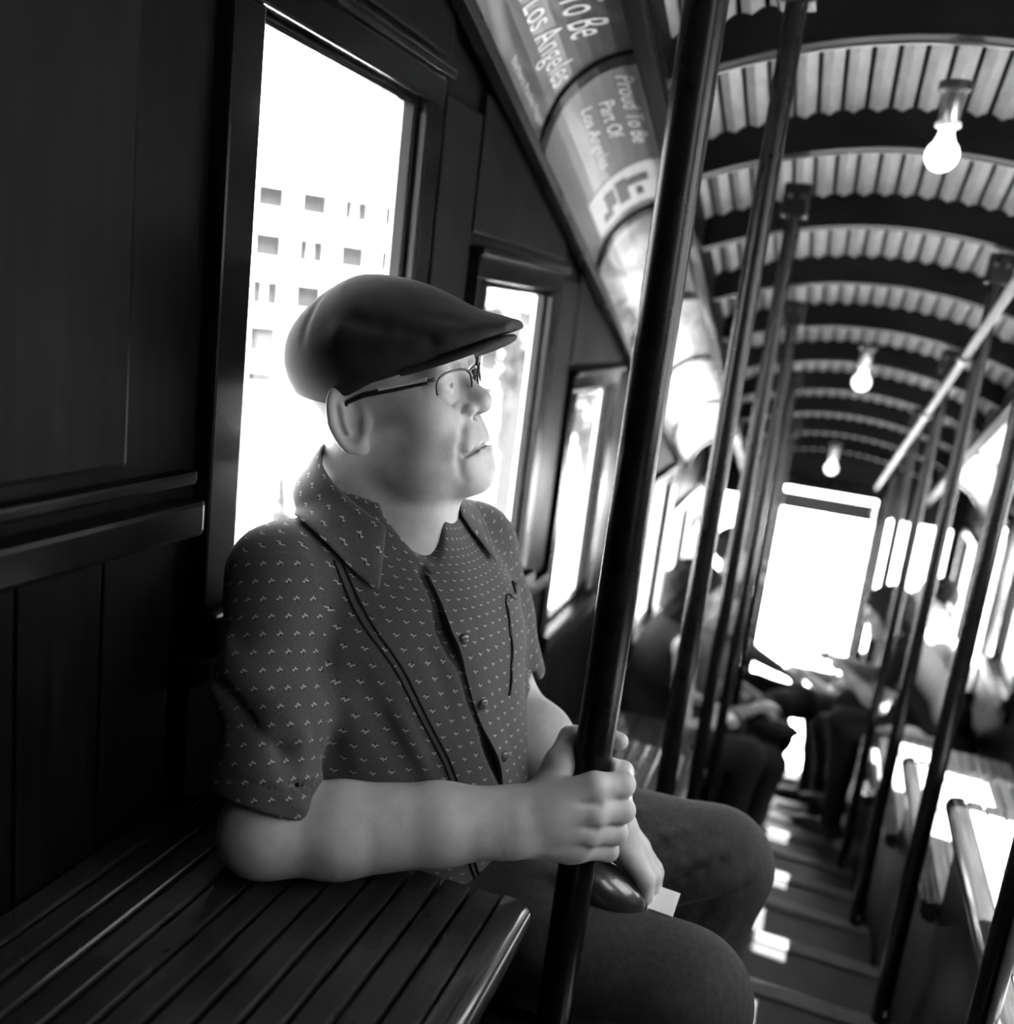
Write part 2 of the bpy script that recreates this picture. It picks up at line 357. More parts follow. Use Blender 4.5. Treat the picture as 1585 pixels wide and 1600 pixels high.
def cards(side, n0, n1):
    ya, yb = 1.28+CARD*n0, 1.28+CARD*(n1+1)
    nm = 'left' if side == 'L' else 'right'
    back = struct(cove_strip(side, -.02, 1.05, ya-.02, yb, -.004, .012, 12, 30).build('trim_%d' % (1 if side == 'L' else 2), 'beamwood'))
    cove_strip(side, -.10, .015, ya, yb, .012, .02, 3, 20).build('lower_rail', 'casing', back); cove_strip(side, .985, 1.10, ya, yb, .012, .02, 3, 20).build('upper_rail', 'casing', back)
    for j in range(n0, n1+2):
        y = 1.28+CARD*j; cove_strip(side, 0, 1, y-.013, y+.013, .013, .013, 12, 1).build('divider', 'pole', back)
    for j in range(n0, n1+1):
        y0, y1 = 1.28+CARD*j+.012, 1.28+CARD*(j+1)-.012
        if side == 'L' and j == 0: m = AD[0]
        elif side == 'L' and j == 1: m = AD[1]
        else: m = AD[2+(j % 2)]
        where = 'left' if side == 'L' else 'right'
        if side == 'L': lab = {0: 'advertising card reading Great To Be In Los Angeles over the first window', 1: 'grey advertising card reading Proud To Be Part Of above the second window', 2: 'pale swirling advertising card third along the left cove, beside the first pole',
                               3: 'fourth advertising card along the left cove, seen right of the first pole', 4: 'fifth advertising card along the left cove, between first and second poles', 5: 'last advertising card of the left cove, nearest the far end'}.get(j, 'advertising card in the left cove, %s nearer than the lettered ones' % {-1: 'one', -2: 'two', -3: 'three'}.get(j, 'far'))
        else: lab = 'advertising card in the right cove, number %s from the far doorway' % ['one', 'two', 'three', 'four', 'five', 'six', 'seven', 'eight', 'nine'][n1-j]
        c = tag(cove_strip(side, .02, .98, y0, y1, .004, .004, 12, 10).build('advertising_card', m), lab, 'poster', 'advertising cards in the %s cove' % where)
        if side == 'L' and j == 0:
            lettering(side, 'Great To Be', y1-.285, y1-.07, .56, .82, 'ink_light', c); lettering(side, 'In Los Angeles', y1-.275, y1-.02, .27, .53, 'ink_light', c)
            lettering(side, 'Barbara Pauley Pagen', y1-.20, y1-.015, .09, .17, 'ink_light', c)
        if side == 'L' and j == 1:
            lettering(side, 'Proud To Be', y0+.04, y0+.26, .76, .88, 'ink_light', c); lettering(side, 'Part Of', y0+.09, y0+.21, .60, .71, 'ink_light', c); lettering(side, 'Los Angeles', y0+.07, y0+.28, .44, .55, 'ink_light', c)
            for q in range(5): lettering(side, 'mmnnmunmnnumnnmu'[q:q+11], y0+.10+.01*q, y0+.24, .38-.045*q, .40-.045*q, 'ink_mid', c, 'small_print')
            pic = cove_strip(side, .24, .93, y0+.33, y1-.03, .0055, .001, 8, 6).build('printed_picture', 'card_white', c)
            for (a, b, p, q) in ((.40, .50, .37, .43), (.52, .62, .36, .45), (.62, .8, .37, .40), (.34, .44, .43, .46), (.68, .74, .42, .45)):
                cove_strip(side, a, b, y0+p, y0+q, .0072, .001, 4, 4).build('picture_shape', 'ink_dark', pic)
cards('L', -3, 5); cards('R', -2, 6)

# ---- benches
def bench(side, k, label):
    s = 1 if side == 'L' else -1
    if side == 'L': z, y1, xw, xn = seatL(k), endL(k), XL, NL
    else: z, y1, xw, xn = seatR(k), endR(k), XR, NR
    y0 = y1-PITCH
    t = thing('bench', label, 'bench', ((xw+xn)/2, (y0+y1)/2, z-.42), 0, 'slatted benches along the %s wall' % ('left' if side == 'L' else 'right'))
    ox, oy, oz = t.location
    def P(mb, name, mat, bev=0, smooth=False):
        mb.v = [(a-ox, b-oy, c-oz) for a, b, c in mb.v]; return mb.build(name, mat, t, smooth=smooth, bevel=bev)
    ns = 12; a0 = xw+s*.014; a1 = xn-s*.034; wv = (a1-a0)/ns
    for i in range(ns):
        xa_, xb_ = a0+wv*i+s*.0022, a0+wv*(i+1)-s*.0022
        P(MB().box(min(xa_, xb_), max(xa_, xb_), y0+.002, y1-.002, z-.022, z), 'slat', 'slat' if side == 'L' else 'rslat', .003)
    # rounded front edge
    pr = []
    for q in range(11):
        a = -math.pi/2+math.pi*q/10; pr.append((xn-s*.020+s*.020*math.cos(a), z-.021+.0225*math.sin(a)))
    pr += [(a1+s*.002, z+.0015), (a1+s*.002, z-.0435)]
    P(MB().prism(pr, y0+.001, y1-.001), 'nosing', 'nosing', 0, True)
    xf = xn-s*.035
    P(MB().box(min(xf, xf-s*.018), max(xf, xf-s*.018), y0, y1-.004, z-.44-.12, z-.022), 'front_panel', 'wallwood')
    P(MB().box(min(xw+s*.012, xf), max(xw+s*.012, xf), y1-.018, y1-.003, z-DROP-.04, z-.022), 'end_panel', 'crosswood')
    for yy in (y0+.03, y1-.06): P(MB().box(min(xw+s*.012, xf), max(xw+s*.012, xf), yy, yy+.03, z-.055, z-.022), 'bearer', 'crosswood')
NUMW = ['zero', 'first', 'second', 'third', 'fourth', 'fifth', 'sixth', 'seventh']
for k in range(-2, 7):
    if k == 0: lab = 'dark varnished slatted bench in the left foreground, under the man\'s elbow'
    elif k == 1: lab = 'slatted bench the man in the flat cap sits on'
    elif k < 0: lab = 'dark slatted bench against the left wall, %s nearer than the foreground one' % {-1: 'one', -2: 'two'}[k]
    else: lab = {2: 'empty slatted bench just beyond the man in the cap', 3: 'slatted bench beyond the second pole on the left', 4: 'left slatted bench the curly haired woman sits on', 5: 'left slatted bench under the two passengers beyond the curly haired woman', 6: 'last slatted bench on the left, beside the far doorway'}[k]
    bench('L', k, lab)
for k in range(-1, 6):
    lab = {1: 'sunlit slatted bench at the right edge, nearest one in view', 2: 'sunlit slatted bench on the right between first and second right-hand poles', 3: 'empty sunlit slatted bench on the right just before the leaning girl', 4: 'right-hand slatted bench the long haired girl sits on', 5: 'last slatted bench on the right, beside the far doorway'}.get(k, 'right-hand slatted bench %s nearer than the first in view' % {0: 'one', -1: 'two'}.get(k))
    bench('R', k, lab)

# ---- grab poles at the bench corners
def pole(x, y, zb, zt, r, label, group, bracket=True, col='pole'):
    t = thing('grab_pole', label, 'pole', (x, y, zb), 0, group)
    MB().tube([(0, 0, 0), (0, 0, (zt-zb)*.5), (0, 0, zt-zb)], r, 20).build('shaft', col, t, smooth=True)
    MB().lathe([(r*1.15, 0), (r*1.15, .03), (r*1.02, .035)], (0, 0, 0), 20).build('floor_flange', 'iron', t, smooth=True)
    if bracket:
        b = MB().box(-r*1.7, r*1.7, -r*1.6, r*1.6, zt-zb-.075, zt-zb).build('roof_bracket', 'pole', t, bevel=.006)
        for q in (-1, 1): MB().ellipsoid((q*r*.8, -r*1.6, zt-zb-.03), (.006, .003, .006), 8, 6).build('screw', 'iron', b)
    return t
def zfl(y):     # aisle tread height at y
    j = math.floor((y-.86)/HS+1e-6); return .245+DROP/2-.02-DROP/2*j
for i in range(0, 6):
    y = .935+PITCH*i+(.04 if i > 0 else 0); x = -.176
    lab = {0: 'thick black grab pole the man in the cap is holding', 1: 'second black grab pole on the left, right of the gripped one', 2: 'third black grab pole along the left benches', 3: 'fourth black grab pole along the left benches', 4: 'fifth black grab pole on the left, before the seated man in profile', 5: 'last black grab pole on the left, by the far doorway', -1: 'black grab pole on the left, one nearer than the gripped one'}[i]
    pole(x, y, zfl(y)-.001, crown(y)+arch(x)+(RB if False else .0)+.01, .0205 if i == 0 else .0185, lab, 'grab poles along the left benches', i != 0)
for i in range(-1, 6):
    y = 1.955+PITCH*(i-1)+.02; x = .318
    if y > YEND-.1: break
    lab = {-1: 'black grab pole on the right, two nearer than the first in view', 0: 'black grab pole by the lower right corner of the near right bench', 1: 'nearest black grab pole on the right, in front of the sunlit benches', 2: 'second black grab pole along the right benches', 3: 'third black grab pole along the right benches', 4: 'fourth black grab pole on the right, before the far passengers', 5: 'last black grab pole on the right, by the far doorway'}[i]
    pole(x, y, zfl(y)-.001, crown(y)+arch(x)+.01, .0175, lab, 'grab poles along the right benches')
# sloping handrail joining the tops of the right-hand poles
hr = thing('handrail', 'pale metal handrail sloping along the tops of the right-hand poles', 'rail', (.282, 1.3, 1.98))
def hz(y): return 2.215-.264*y
MB().tube([(0, 0, hz(1.3)-1.98), (0, 4.2, hz(5.5)-1.98)], .011, 10).build('rail', 'rail', hr, smooth=True)
for i in range(1, 6):
    y = 1.975+PITCH*(i-1); MB().tube([(0, y-1.3-.02, hz(y-.02)-1.98), (0, y-1.3+.02, hz(y+.02)-1.98)], .017, 10).build('collar', 'iron', hr, smooth=True)

# ---- bare bulbs on the ribs
def bulb(y, label, x=XC):
    zc = crown(y)+arch(x)
    t = thing('ceiling_bulb', label, 'light bulb', (x, y, zc), 0, 'bare bulbs along the roof')
    MB().lathe([(.030, .0), (.030, -.014), (.02, -.02)], (0, 0, 0), 20).build('base_plate', 'iron', t, smooth=True)
    MB().lathe([(.018, -.018), (.020, -.03), (.020, -.062), (.017, -.07)], (0, 0, 0), 20).build('socket', 'steel', t, smooth=True)
    MB().lathe([(.021, -.068), (.0235, -.072), (.0235, -.078), (.018, -.081)], (0, 0, 0), 20).build('socket_ring', 'ceramic', t, smooth=True)
    pr = [(.0135, -.078), (.0145, -.09)]
    for q in range(13):
        a = math.radians(40+140*q/12); pr.append((.031*math.sin(a), -.128+.031*math.cos(a)))
    MB().lathe(pr, (0, 0, 0), 24).build('bulb', 'bulb', t, smooth=True)
bulb(2.05, 'large lit bare bulb at the upper right of the roof', .10)
bulb(3.55, 'middle lit bare bulb hanging over the aisle'); bulb(5.08, 'farthest small lit bulb near the end wall', .03); bulb(.52, 'bare bulb above the viewer')

# ================================================================ OUTSIDE
gr = MB(); gr.add([(-60, -30, 4.0), (60, -30, 4.0), (60, 6.2, -2.3), (-60, 6.2, -2.3), (60, 90, -9), (-60, 90, -9)], [(0, 1, 2, 3), (3, 2, 4, 5)])
gr.v = [(x, y, z-1.6) for x, y, z in gr.v]
struct(gr.build('ground', 'ground'))
# landing outside the doorway
struct(MB().box(-.7, .9, YEND+.08, YEND+2.2, -1.52, -1.40).build('landing', 'ground'))
# office building across the slope: facade frame with recessed windows, all real openings
def building():
    t = thing('office_building', 'pale concrete office block with rows of square windows behind the first window', 'building', (-13, 16, -6))
    # facade plane: local u along the street, w up, faces the car
    A = Vector((-14.2, 14.2, 0)); ang = math.radians(52); du = Vector((math.cos(ang), math.sin(ang), 0)); dn = Vector((du.y, -du.x, 0))
    PW, PH, OW, OH = .94, .945, .64, .70; Z0 = -.385; nu, nz = 11, 4; U0 = .05
    def pt(u, wz, d): q = A+du*(u+U0)+dn*d; return (q.x-t.location.x, q.y-t.location.y, wz-t.location.z)
    def bx(mb, u0, u1, z0, z1, d0, d1):
        vs = [pt(u, z, d) for d in (d0, d1) for (u, z) in ((u0, z0), (u1, z0), (u1, z1), (u0, z1))]
        mb.add(vs, [(0, 1, 2, 3), (7, 6, 5, 4), (0, 4, 5, 1), (1, 5, 6, 2), (2, 6, 7, 3), (3, 7, 4, 0)])
    m = MB(); bx(m, -4, nu*PW+4, -9, Z0+nz*PH+.5, -6, -.16); m.build('block', 'darkglass', t)
    for i in range(-3, nu+3):
        m = MB(); bx(m, i*PW-(PW-OW)/2, i*PW+(PW-OW)/2, -1.5, Z0+nz*PH+.9, -.18, 0); m.build('pier', 'facade', t)
    for j in range(nz+1):
        m = MB(); bx(m, -4, nu*PW+4, Z0+j*PH-(PH-OH)/2, Z0+j*PH+(PH-OH)/2, -.18, -.01); m.build('spandrel', 'facade', t)
    m = MB(); bx(m, -4, nu*PW+4, Z0+nz*PH+.0, Z0+nz*PH+5.5, -6, -.02); m.build('blank_wall', 'facade', t)
    m = MB(); bx(m, -6, nu*PW+6, -9, -.80, -.5, .6); m.build('podium', 'facade', t)
    for j in range(nz):
        for i in range(-3, nu+2):
            u0 = i*PW+(PW-OW)/2; z0 = Z0+j*PH+(PH-OH)/2
            m = MB(); bx(m, u0, u0+OW, z0, z0+OH, -.16, -.12); w_ = m.build('window', 'darkglass', t)
            if (i*7+j*3) % 5 == 1:
                m = MB(); bx(m, u0+OW*.47, u0+OW*.53, z0, z0+OH, -.13, -.10); m.build('mullion', 'facade', w_)
            hb = OH*(.15+.3*((i*5+j*11) % 5)/5)
            m = MB(); bx(m, u0+.03, u0+OW-.03, z0, z0+hb, -.118, -.11); m.build('blind', 'facade', w_)
building()
# trees and shrubs beside the track: trunk, branches and leaf clumps
leaf_v = [(-.5, 0, 0), (0, -.22, .04), (.5, 0, 0), (0, .22, .04)]
def tree(name, loc, h, rad, label, n=240, seed=1):
    rg = np.random.default_rng(seed); t = thing(name, label, 'tree', loc, 0, 'trees outside the car')
    MB().tube([(0, 0, 0), (.03*h, .02*h, h*.35), (0, 0, h*.75)], [.045*h, .032*h, .012*h], 8).build('trunk', 'bark', t, smooth=True)
    for i in range(4):
        a = i*1.7+seed; MB().tube([(0, 0, h*(.3+.08*i)), (math.cos(a)*rad*.4, math.sin(a)*rad*.4, h*(.5+.07*i)), (math.cos(a)*rad*.75, math.sin(a)*rad*.75, h*(.62+.07*i))], [.02*h, .012*h, .004*h], 6).build('branch', 'bark', t, smooth=True)
    mb = MB(); cl = [(rg.normal(0, .45, 3)*np.array([rad, rad, rad*.8])+np.array([0, 0, h*.72])) for _ in range(14)]
    for c in cl:
        for _ in range(n//14*6):
            q = c+rg.normal(0, .17*rad, 3); R_ = np.linalg.qr(rg.normal(size=(3, 3)))[0]; s = rad*rg.uniform(.07, .13)
            mb.add([tuple(q+R_@(np.array(v)*s)) for v in leaf_v], [(0, 1, 2, 3)])
    f = mb.build('foliage', 'leaf', t); f['kind'] = 'stuff'
tree('street_tree', (-2.75, 8.0, -4.2), 7.3, .85, 'leafy tree outside the second window, above the cap peak', seed=2)
tree('street_tree', (-2.63, 11.6, -4.4), 6.45, .95, 'leafy tree outside the third window', seed=5)
tree('shrub', (-2.48, 4.0, -0.56), 1.5, .42, 'low shrub outside the first window, over the shoulder of the man', seed=8)
# ================================================================ SCULPTING BY DISTANCE FIELDS
F32 = np.float32
def V3(*a): return np.array(a, F32)
def smin(a, b, k):
    h = np.clip(.5+.5*(b-a)/k, 0, 1); return b+(a-b)*h-k*h*(1-h)
def smax(a, b, k): return -smin(-a, -b, k)
def sph(p, c, r): return np.linalg.norm(p-np.asarray(c, F32), axis=1)-F32(r)
def cap(p, a, b, r1, r2=None):
    a = np.asarray(a, F32); b = np.asarray(b, F32); r2 = r1 if r2 is None else r2
    ab = b-a; t = np.clip(((p-a)@ab)/F32(ab@ab+1e-12), 0, 1); q = p-a-t[:, None]*ab
    return np.sqrt(np.einsum('ij,ij->i', q, q))-(F32(r1)+F32(r2-r1)*t)
def ell(p, c, r, R=None):
    q = p-np.asarray(c, F32)
    if R is not None: q = q@np.asarray(R, F32)          # columns of R are the axes
    r = np.asarray(r, F32); a = q/r; k0 = np.sqrt(np.einsum('ij,ij->i', a, a)); b = a/r; k1 = np.sqrt(np.einsum('ij,ij->i', b, b))+F32(1e-9)
    return k0*(k0-1)/k1
def seg2(p, a, b):
    return cap(p, a, b, 0)
def chain(p, pts, rs, k=.004):
    d = None
    for i in range(len(pts)-1):
        e = cap(p, pts[i], pts[i+1], rs[i], rs[i+1]); d = e if d is None else smin(d, e, k)
    return d
def axes(fwd, up):
    f = np.array(fwd, float); f /= np.linalg.norm(f); u = np.array(up, float); u -= f*(u@f); u /= np.linalg.norm(u); l = np.cross(u, f)
    return np.stack([f, l, u], 1).astype(F32)            # columns: forward, left, up
def sculpt(fn, lo, hi, h, blk=6):
    """sparse evaluation + surface nets -> verts, quads"""
    lo = np.asarray(lo, float); n = np.ceil((np.asarray(hi, float)-lo)/(h*blk)).astype(int)
    ax = [lo[i]+(np.arange(n[i])+.5)*h*blk for i in range(3)]
    G = np.stack(np.meshgrid(*ax, indexing='ij'), -1).reshape(-1, 3).astype(F32)
    dc = np.concatenate([fn(g) for g in np.array_split(G, max(1, len(G)//200000))]).reshape(n)
    near = np.abs(dc) < h*blk*1.25
    D = np.repeat(np.repeat(np.repeat(dc, blk, 0), blk, 1), blk, 2).astype(F32)
    bi = np.argwhere(near); off = np.stack(np.meshgrid(*[np.arange(blk)]*3, indexing='ij'), -1).reshape(-1, 3)
    for part in np.array_split(bi, max(1, len(bi)*blk**3//400000)):
        if not len(part): continue
        idx = (part[:, None]*blk+off[None]).reshape(-1, 3)
        D[idx[:, 0], idx[:, 1], idx[:, 2]] = fn((lo+(idx+.5)*h).astype(F32))
    S = D < 0
    c = [S[i:S.shape[0]-1+i, j:S.shape[1]-1+j, k:S.shape[2]-1+k] for i in (0, 1) for j in (0, 1) for k in (0, 1)]
    al = c[0].copy(); an = c[0].copy()
    for q in c[1:]: al &= q; an |= q
    cells = np.argwhere(an & ~al); vid = -np.ones(al.shape, np.int32); vid[cells[:, 0], cells[:, 1], cells[:, 2]] = np.arange(len(cells))
    acc = np.zeros((len(cells), 3)); cnt = np.zeros(len(cells))
    cor = [(i, j, k) for i in (0, 1) for j in (0, 1) for k in (0, 1)]
    dv = {q: D[cells[:, 0]+q[0], cells[:, 1]+q[1], cells[:, 2]+q[2]] for q in cor}
    for a in cor:
        for axn in range(3):
            if a[axn]: continue
            b = list(a); b[axn] = 1; b = tuple(b); da, db = dv[a], dv[b]; m = (da < 0) != (db < 0)
            t = np.where(m, da/np.where(m, da-db, 1), 0); q = np.array(a, float)[None]+np.zeros((len(cells), 3)); q[:, axn] += t
            acc[m] += q[m]; cnt[m] += 1
    V = lo+(cells+acc/cnt[:, None]+.5)*h
    Q = []
    for axn in range(3):
        a1, a2 = [(1, 2), (2, 0), (0, 1)][axn]
        s0 = [slice(0, -1)]*3; s1 = [slice(0, -1)]*3; s1[axn] = slice(1, None)
        for q in (a1, a2): s0[q] = slice(1, -1); s1[q] = slice(1, -1)
        A = S[tuple(s0)]; B = S[tuple(s1)]; e = np.argwhere(A != B); 
        if not len(e): continue
        fl = A[e[:, 0], e[:, 1], e[:, 2]]; e = e.copy(); e[:, a1] += 1; e[:, a2] += 1
        def vi(d1, d2): g = e.copy(); g[:, a1] -= d1; g[:, a2] -= d2; return vid[g[:, 0], g[:, 1], g[:, 2]]
        qd = np.stack([vi(1, 1), vi(0, 1), vi(0, 0), vi(1, 0)], 1); qd[~fl] = qd[~fl][:, ::-1]; Q.append(qd)
    Q = np.concatenate(Q); return V, Q[(Q >= 0).all(1)]
def relax(V, Q, n=1, lam=.5):
    for _ in range(n):
        acc = np.zeros_like(V); cnt = np.zeros(len(V))
        for i in range(4):
            np.add.at(acc, Q[:, i], V[Q[:, (i+1) % 4]]); np.add.at(acc, Q[:, i], V[Q[:, (i+3) % 4]]); np.add.at(cnt, Q[:, i], 2)
        V = V+lam*(acc/np.maximum(cnt, 1)[:, None]-V)
    return V
def mesh_from(name, V, Q, mat, parent, origin=(0, 0, 0), attr=None):
    me = bpy.data.meshes.new(name); V = V-np.asarray(origin, float)
    me.vertices.add(len(V)); me.vertices.foreach_set('co', V.astype(F32).ravel())
    me.loops.add(len(Q)*4); me.loops.foreach_set('vertex_index', Q.astype(np.int32).ravel())
    me.polygons.add(len(Q)); me.polygons.foreach_set('loop_start', np.arange(0, len(Q)*4, 4, dtype=np.int32)); me.polygons.foreach_set('loop_total', np.full(len(Q), 4, np.int32))
    me.polygons.foreach_set('use_smooth', np.ones(len(Q), bool)); me.update(calc_edges=True); me.validate()
    me.materials.append(M[mat] if isinstance(mat, str) else mat)
    if attr is not None:
        for an, av in attr.items():
            a = me.attributes.new(an, 'FLOAT_VECTOR' if av.ndim == 2 else 'FLOAT', 'POINT'); a.data.foreach_set('vector' if av.ndim == 2 else 'value', av.astype(F32).ravel())
    return link(bpy.data.objects.new(name, me), parent)
def sdf_obj(name, fn, lo, hi, h, mat, parent, n=1, origin=(0, 0, 0), attr=None):
    V, Q = sculpt(fn, lo, hi, h); V = relax(V, Q, n)
    return mesh_from(name, V, Q, mat, parent, origin, attr(V) if attr else None)
def noise3(p, s, seed=0):
    """cheap smooth pseudo-noise from summed sines"""
    rg = np.random.default_rng(seed); o = np.zeros(len(p), F32)
    for i in range(6):
        d = rg.normal(size=3).astype(F32); d /= np.linalg.norm(d); o += np.sin((p@d)*F32(s*rg.uniform(.6, 1.6))+F32(rg.uniform(0, 6.3)))
    return o/6
def creases(p, d, lst):
    """lst: (a, b, width, depth): depth>0 carves a fold, <0 raises one"""
    for a, b, wd, dp in lst:
        q = seg2(p, a, b); m = q < 3*wd
        if m.any(): d[m] += F32(dp)*np.exp(-(q[m]/wd)**2)
    return d
# ================================================================ THE MAN IN THE FLAT CAP
def skin_mat(name, v):
    k = N(name); b = k.b; b.inputs['Roughness'].default_value = .48; b.inputs['Specular IOR Level'].default_value = .4
    t = k.tex(45, detail=5); t2 = k.tex(9, detail=3); mx = k.n('ShaderNodeMixRGB', blend_type='MULTIPLY'); mx.inputs[0].default_value = 1
    k.l(k.ramp(t2, [(.3, v*.86), (.7, v*1.1)]), mx.inputs[1]); k.l(k.ramp(t, [(.35, .9), (.65, 1.06)]), mx.inputs[2]); at = k.n('ShaderNodeAttribute', attribute_name='tone'); m2 = k.n('ShaderNodeMixRGB', blend_type='MULTIPLY'); m2.inputs[0].default_value = 1; k.l(mx.outputs[0], m2.inputs[1]); k.l(k.ramp(at.outputs['Fac'], [(0, 1), (1, .12)]), m2.inputs[2]); k.l(m2.outputs[0], b.inputs['Base Color'])
    t3 = k.tex(260, detail=5, rough=.7); k.bump(t3, .35, .0008); return k.m
M['skin'] = skin_mat('weathered_skin', .46)
M['cap'] = plain('dark_brushed_cotton', .022, .85, spec=.25, scale=40, var=.35, bump=.15)
M['denim'] = plain('dark_trouser_cloth', .034, .8, spec=.3, scale=160, var=.3, bump=.25, stretch=(1, 1, .4))
M['darkplastic'] = plain('dark_plastic', .02, .3); M['chrome'] = plain('polished_metal', .6, .18, metal=1, var=.05)
M['palemetal'] = plain('matt_silver', .55, .4, var=.05); M['leather'] = plain('glossy_black_leather', .02, .28, coat=.6, scale=120, bump=.2)
M['shoe'] = plain('black_shoe_leather', .02, .4); M['eyewhite'] = plain('eye_white', .4, .25, var=.05); M['iris'] = plain('dark_iris', .02, .15, var=.1); M['button'] = plain('dark_horn_button', .05, .25, coat=.4)
k = N('spectacle_lens'); k.t.nodes.remove(k.b)
gl = k.n('ShaderNodeBsdfGlossy'); gl.inputs['Roughness'].default_value = .02; tr = k.n('ShaderNodeBsdfTransparent'); tr.inputs[0].default_value = g3(.93)
lw = k.n('ShaderNodeLayerWeight'); mx = k.n('ShaderNodeMixShader'); k.l(k.math('MULTIPLY_ADD', k.math('POWER', lw.outputs['Facing'], 3), .05, .012), mx.inputs[0])
k.l(tr.outputs[0], mx.inputs[1]); k.l(gl.outputs[0], mx.inputs[2]); k.l(mx.outputs[0], k.out.inputs[0]); M['lens'] = k.m
# shirt: dark heathered cotton, staggered woven pinwheel marks (pattern runs on the garment's own u,v)
def shirt_mat():
    k = N('dotted_dark_shirt'); b = k.b; b.inputs['Roughness'].default_value = .8; b.inputs['Specular IOR Level'].default_value = .25; b.inputs['Sheen Weight'].default_value = .15
    at = k.n('ShaderNodeAttribute', attribute_name='weave'); sp = k.n('ShaderNodeSeparateXYZ'); k.l(at.outputs['Vector'], sp.inputs[0])
    S = 1/.0205
    u = k.math('MULTIPLY', sp.outputs[0], S); v = k.math('MULTIPLY', sp.outputs[1], S*1.15)
    row = k.math('FLOOR', v); sh = k.math('MULTIPLY', k.math('MODULO', k.math('ABSOLUTE', row), 2.0), .5)
    fu = k.math('SUBTRACT', k.math('FRACT', k.math('ADD', u, sh)), .5); fv = k.math('SUBTRACT', k.math('FRACT', v), .5)
    def dash(cu, cv, ang, L, W):
        c, s = math.cos(ang), math.sin(ang); a = k.math('SUBTRACT', fu, cu); e = k.math('SUBTRACT', fv, cv)
        x = k.math('ADD', k.math('MULTIPLY', a, c), k.math('MULTIPLY', e, s)); y = k.math('SUBTRACT', k.math('MULTIPLY', e, c), k.math('MULTIPLY', a, s))
        q = k.math('ADD', k.math('POWER', k.math('ABSOLUTE', k.math('DIVIDE', x, L)), 2.0), k.math('POWER', k.math('ABSOLUTE', k.math('DIVIDE', y, W)), 2.0))
        return k.math('LESS_THAN', q, 1.0)
    light = k.math('MAXIMUM', k.math('MAXIMUM', dash(-.09, .05, .5, .11, .045), dash(.10, -.03, .4, .11, .045)), dash(.0, -.08, 1.9, .09, .04))
    dark = dash(.02, .10, 2.0, .10, .045)
    nz = k.n('ShaderNodeTexNoise'); nz.inputs['Scale'].default_value = 1; nz.inputs['Detail'].default_value = 3
    mp = k.n('ShaderNodeMapping'); mp.inputs['Scale'].default_value = (240, 1300, 300); k.l(at.outputs['Vector'], mp.inputs[0]); k.l(mp.outputs[0], nz.inputs['Vector'])
    base = k.ramp(nz.outputs['Fac'], [(.3, .040), (.7, .078)])
    m1 = k.n('ShaderNodeMixRGB'); k.l(light, m1.inputs[0]); k.l(base, m1.inputs[1]); m1.inputs[2].default_value = g3(.34)
    m2 = k.n('ShaderNodeMixRGB'); k.l(dark, m2.inputs[0]); k.l(m1.outputs[0], m2.inputs[1]); m2.inputs[2].default_value = g3(.012)
    k.l(m2.outputs[0], b.inputs['Base Color']); k.bump(nz.outputs['Fac'], .2, .0008); return k.m
M['shirt'] = shirt_mat()
M['shirtin'] = plain('shirt_inside', .05, .85, spec=.2, scale=300)

# --- joints (metres, world)
HO = V3(-.4899, 1.0177, 1.3583)
_y, _p, _r = math.radians(.95), math.radians(14.15), math.radians(4.2)
_f = np.array([math.cos(_y)*math.cos(_p), math.sin(_y)*math.cos(_p), math.sin(_p)]); _l0 = np.array([-math.sin(_y), math.cos(_y), 0]); _u0 = np.cross(_f, _l0)
_l = math.cos(_r)*_l0+math.sin(_r)*_u0; HR = np.stack([_f, _l, np.cross(_f, _l)], 1).astype(F32)
def HW(x, y, z): return HO+HR@V3(x, y, z)
TA = axes((.93, -.37, 0), (0, 0, 1)); tf, tl = TA[:, 0], TA[:, 1]
shR, elR, wrR = V3(-.532, .852, 1.185), V3(-.462, .772, .950), V3(-.242, .876, .974)
shL, elL, wrL = V3(-.418, 1.150, 1.180), V3(-.345, 1.172, .965), V3(-.172, 1.078, .892)
CH, BE, PE = V3(-.452, 1.008, 1.06), V3(-.440, 1.045, .90), V3(-.455, 1.10, .765)
hipR, knR, anR = V3(-.43, 1.06, .745), V3(-.045, 1.036, .722), V3(-.03, 1.06, .33)
hipL, knL, anL = V3(-.43, 1.24, .755), V3(-.045, 1.335, .735), V3(-.02, 1.33, .30)
PX, PY = -.176, .935                       # the pole in his grip
pt_, pr_ = V3(.185, -.983, 0), V3(.983, .185, 0)   # from the pole: towards the viewer's side / towards the aisle
def GP(a, b, z): return V3(PX, PY, 0)+pt_*F32(a)+pr_*F32(b)+V3(0, 0, z)
HZ = .983

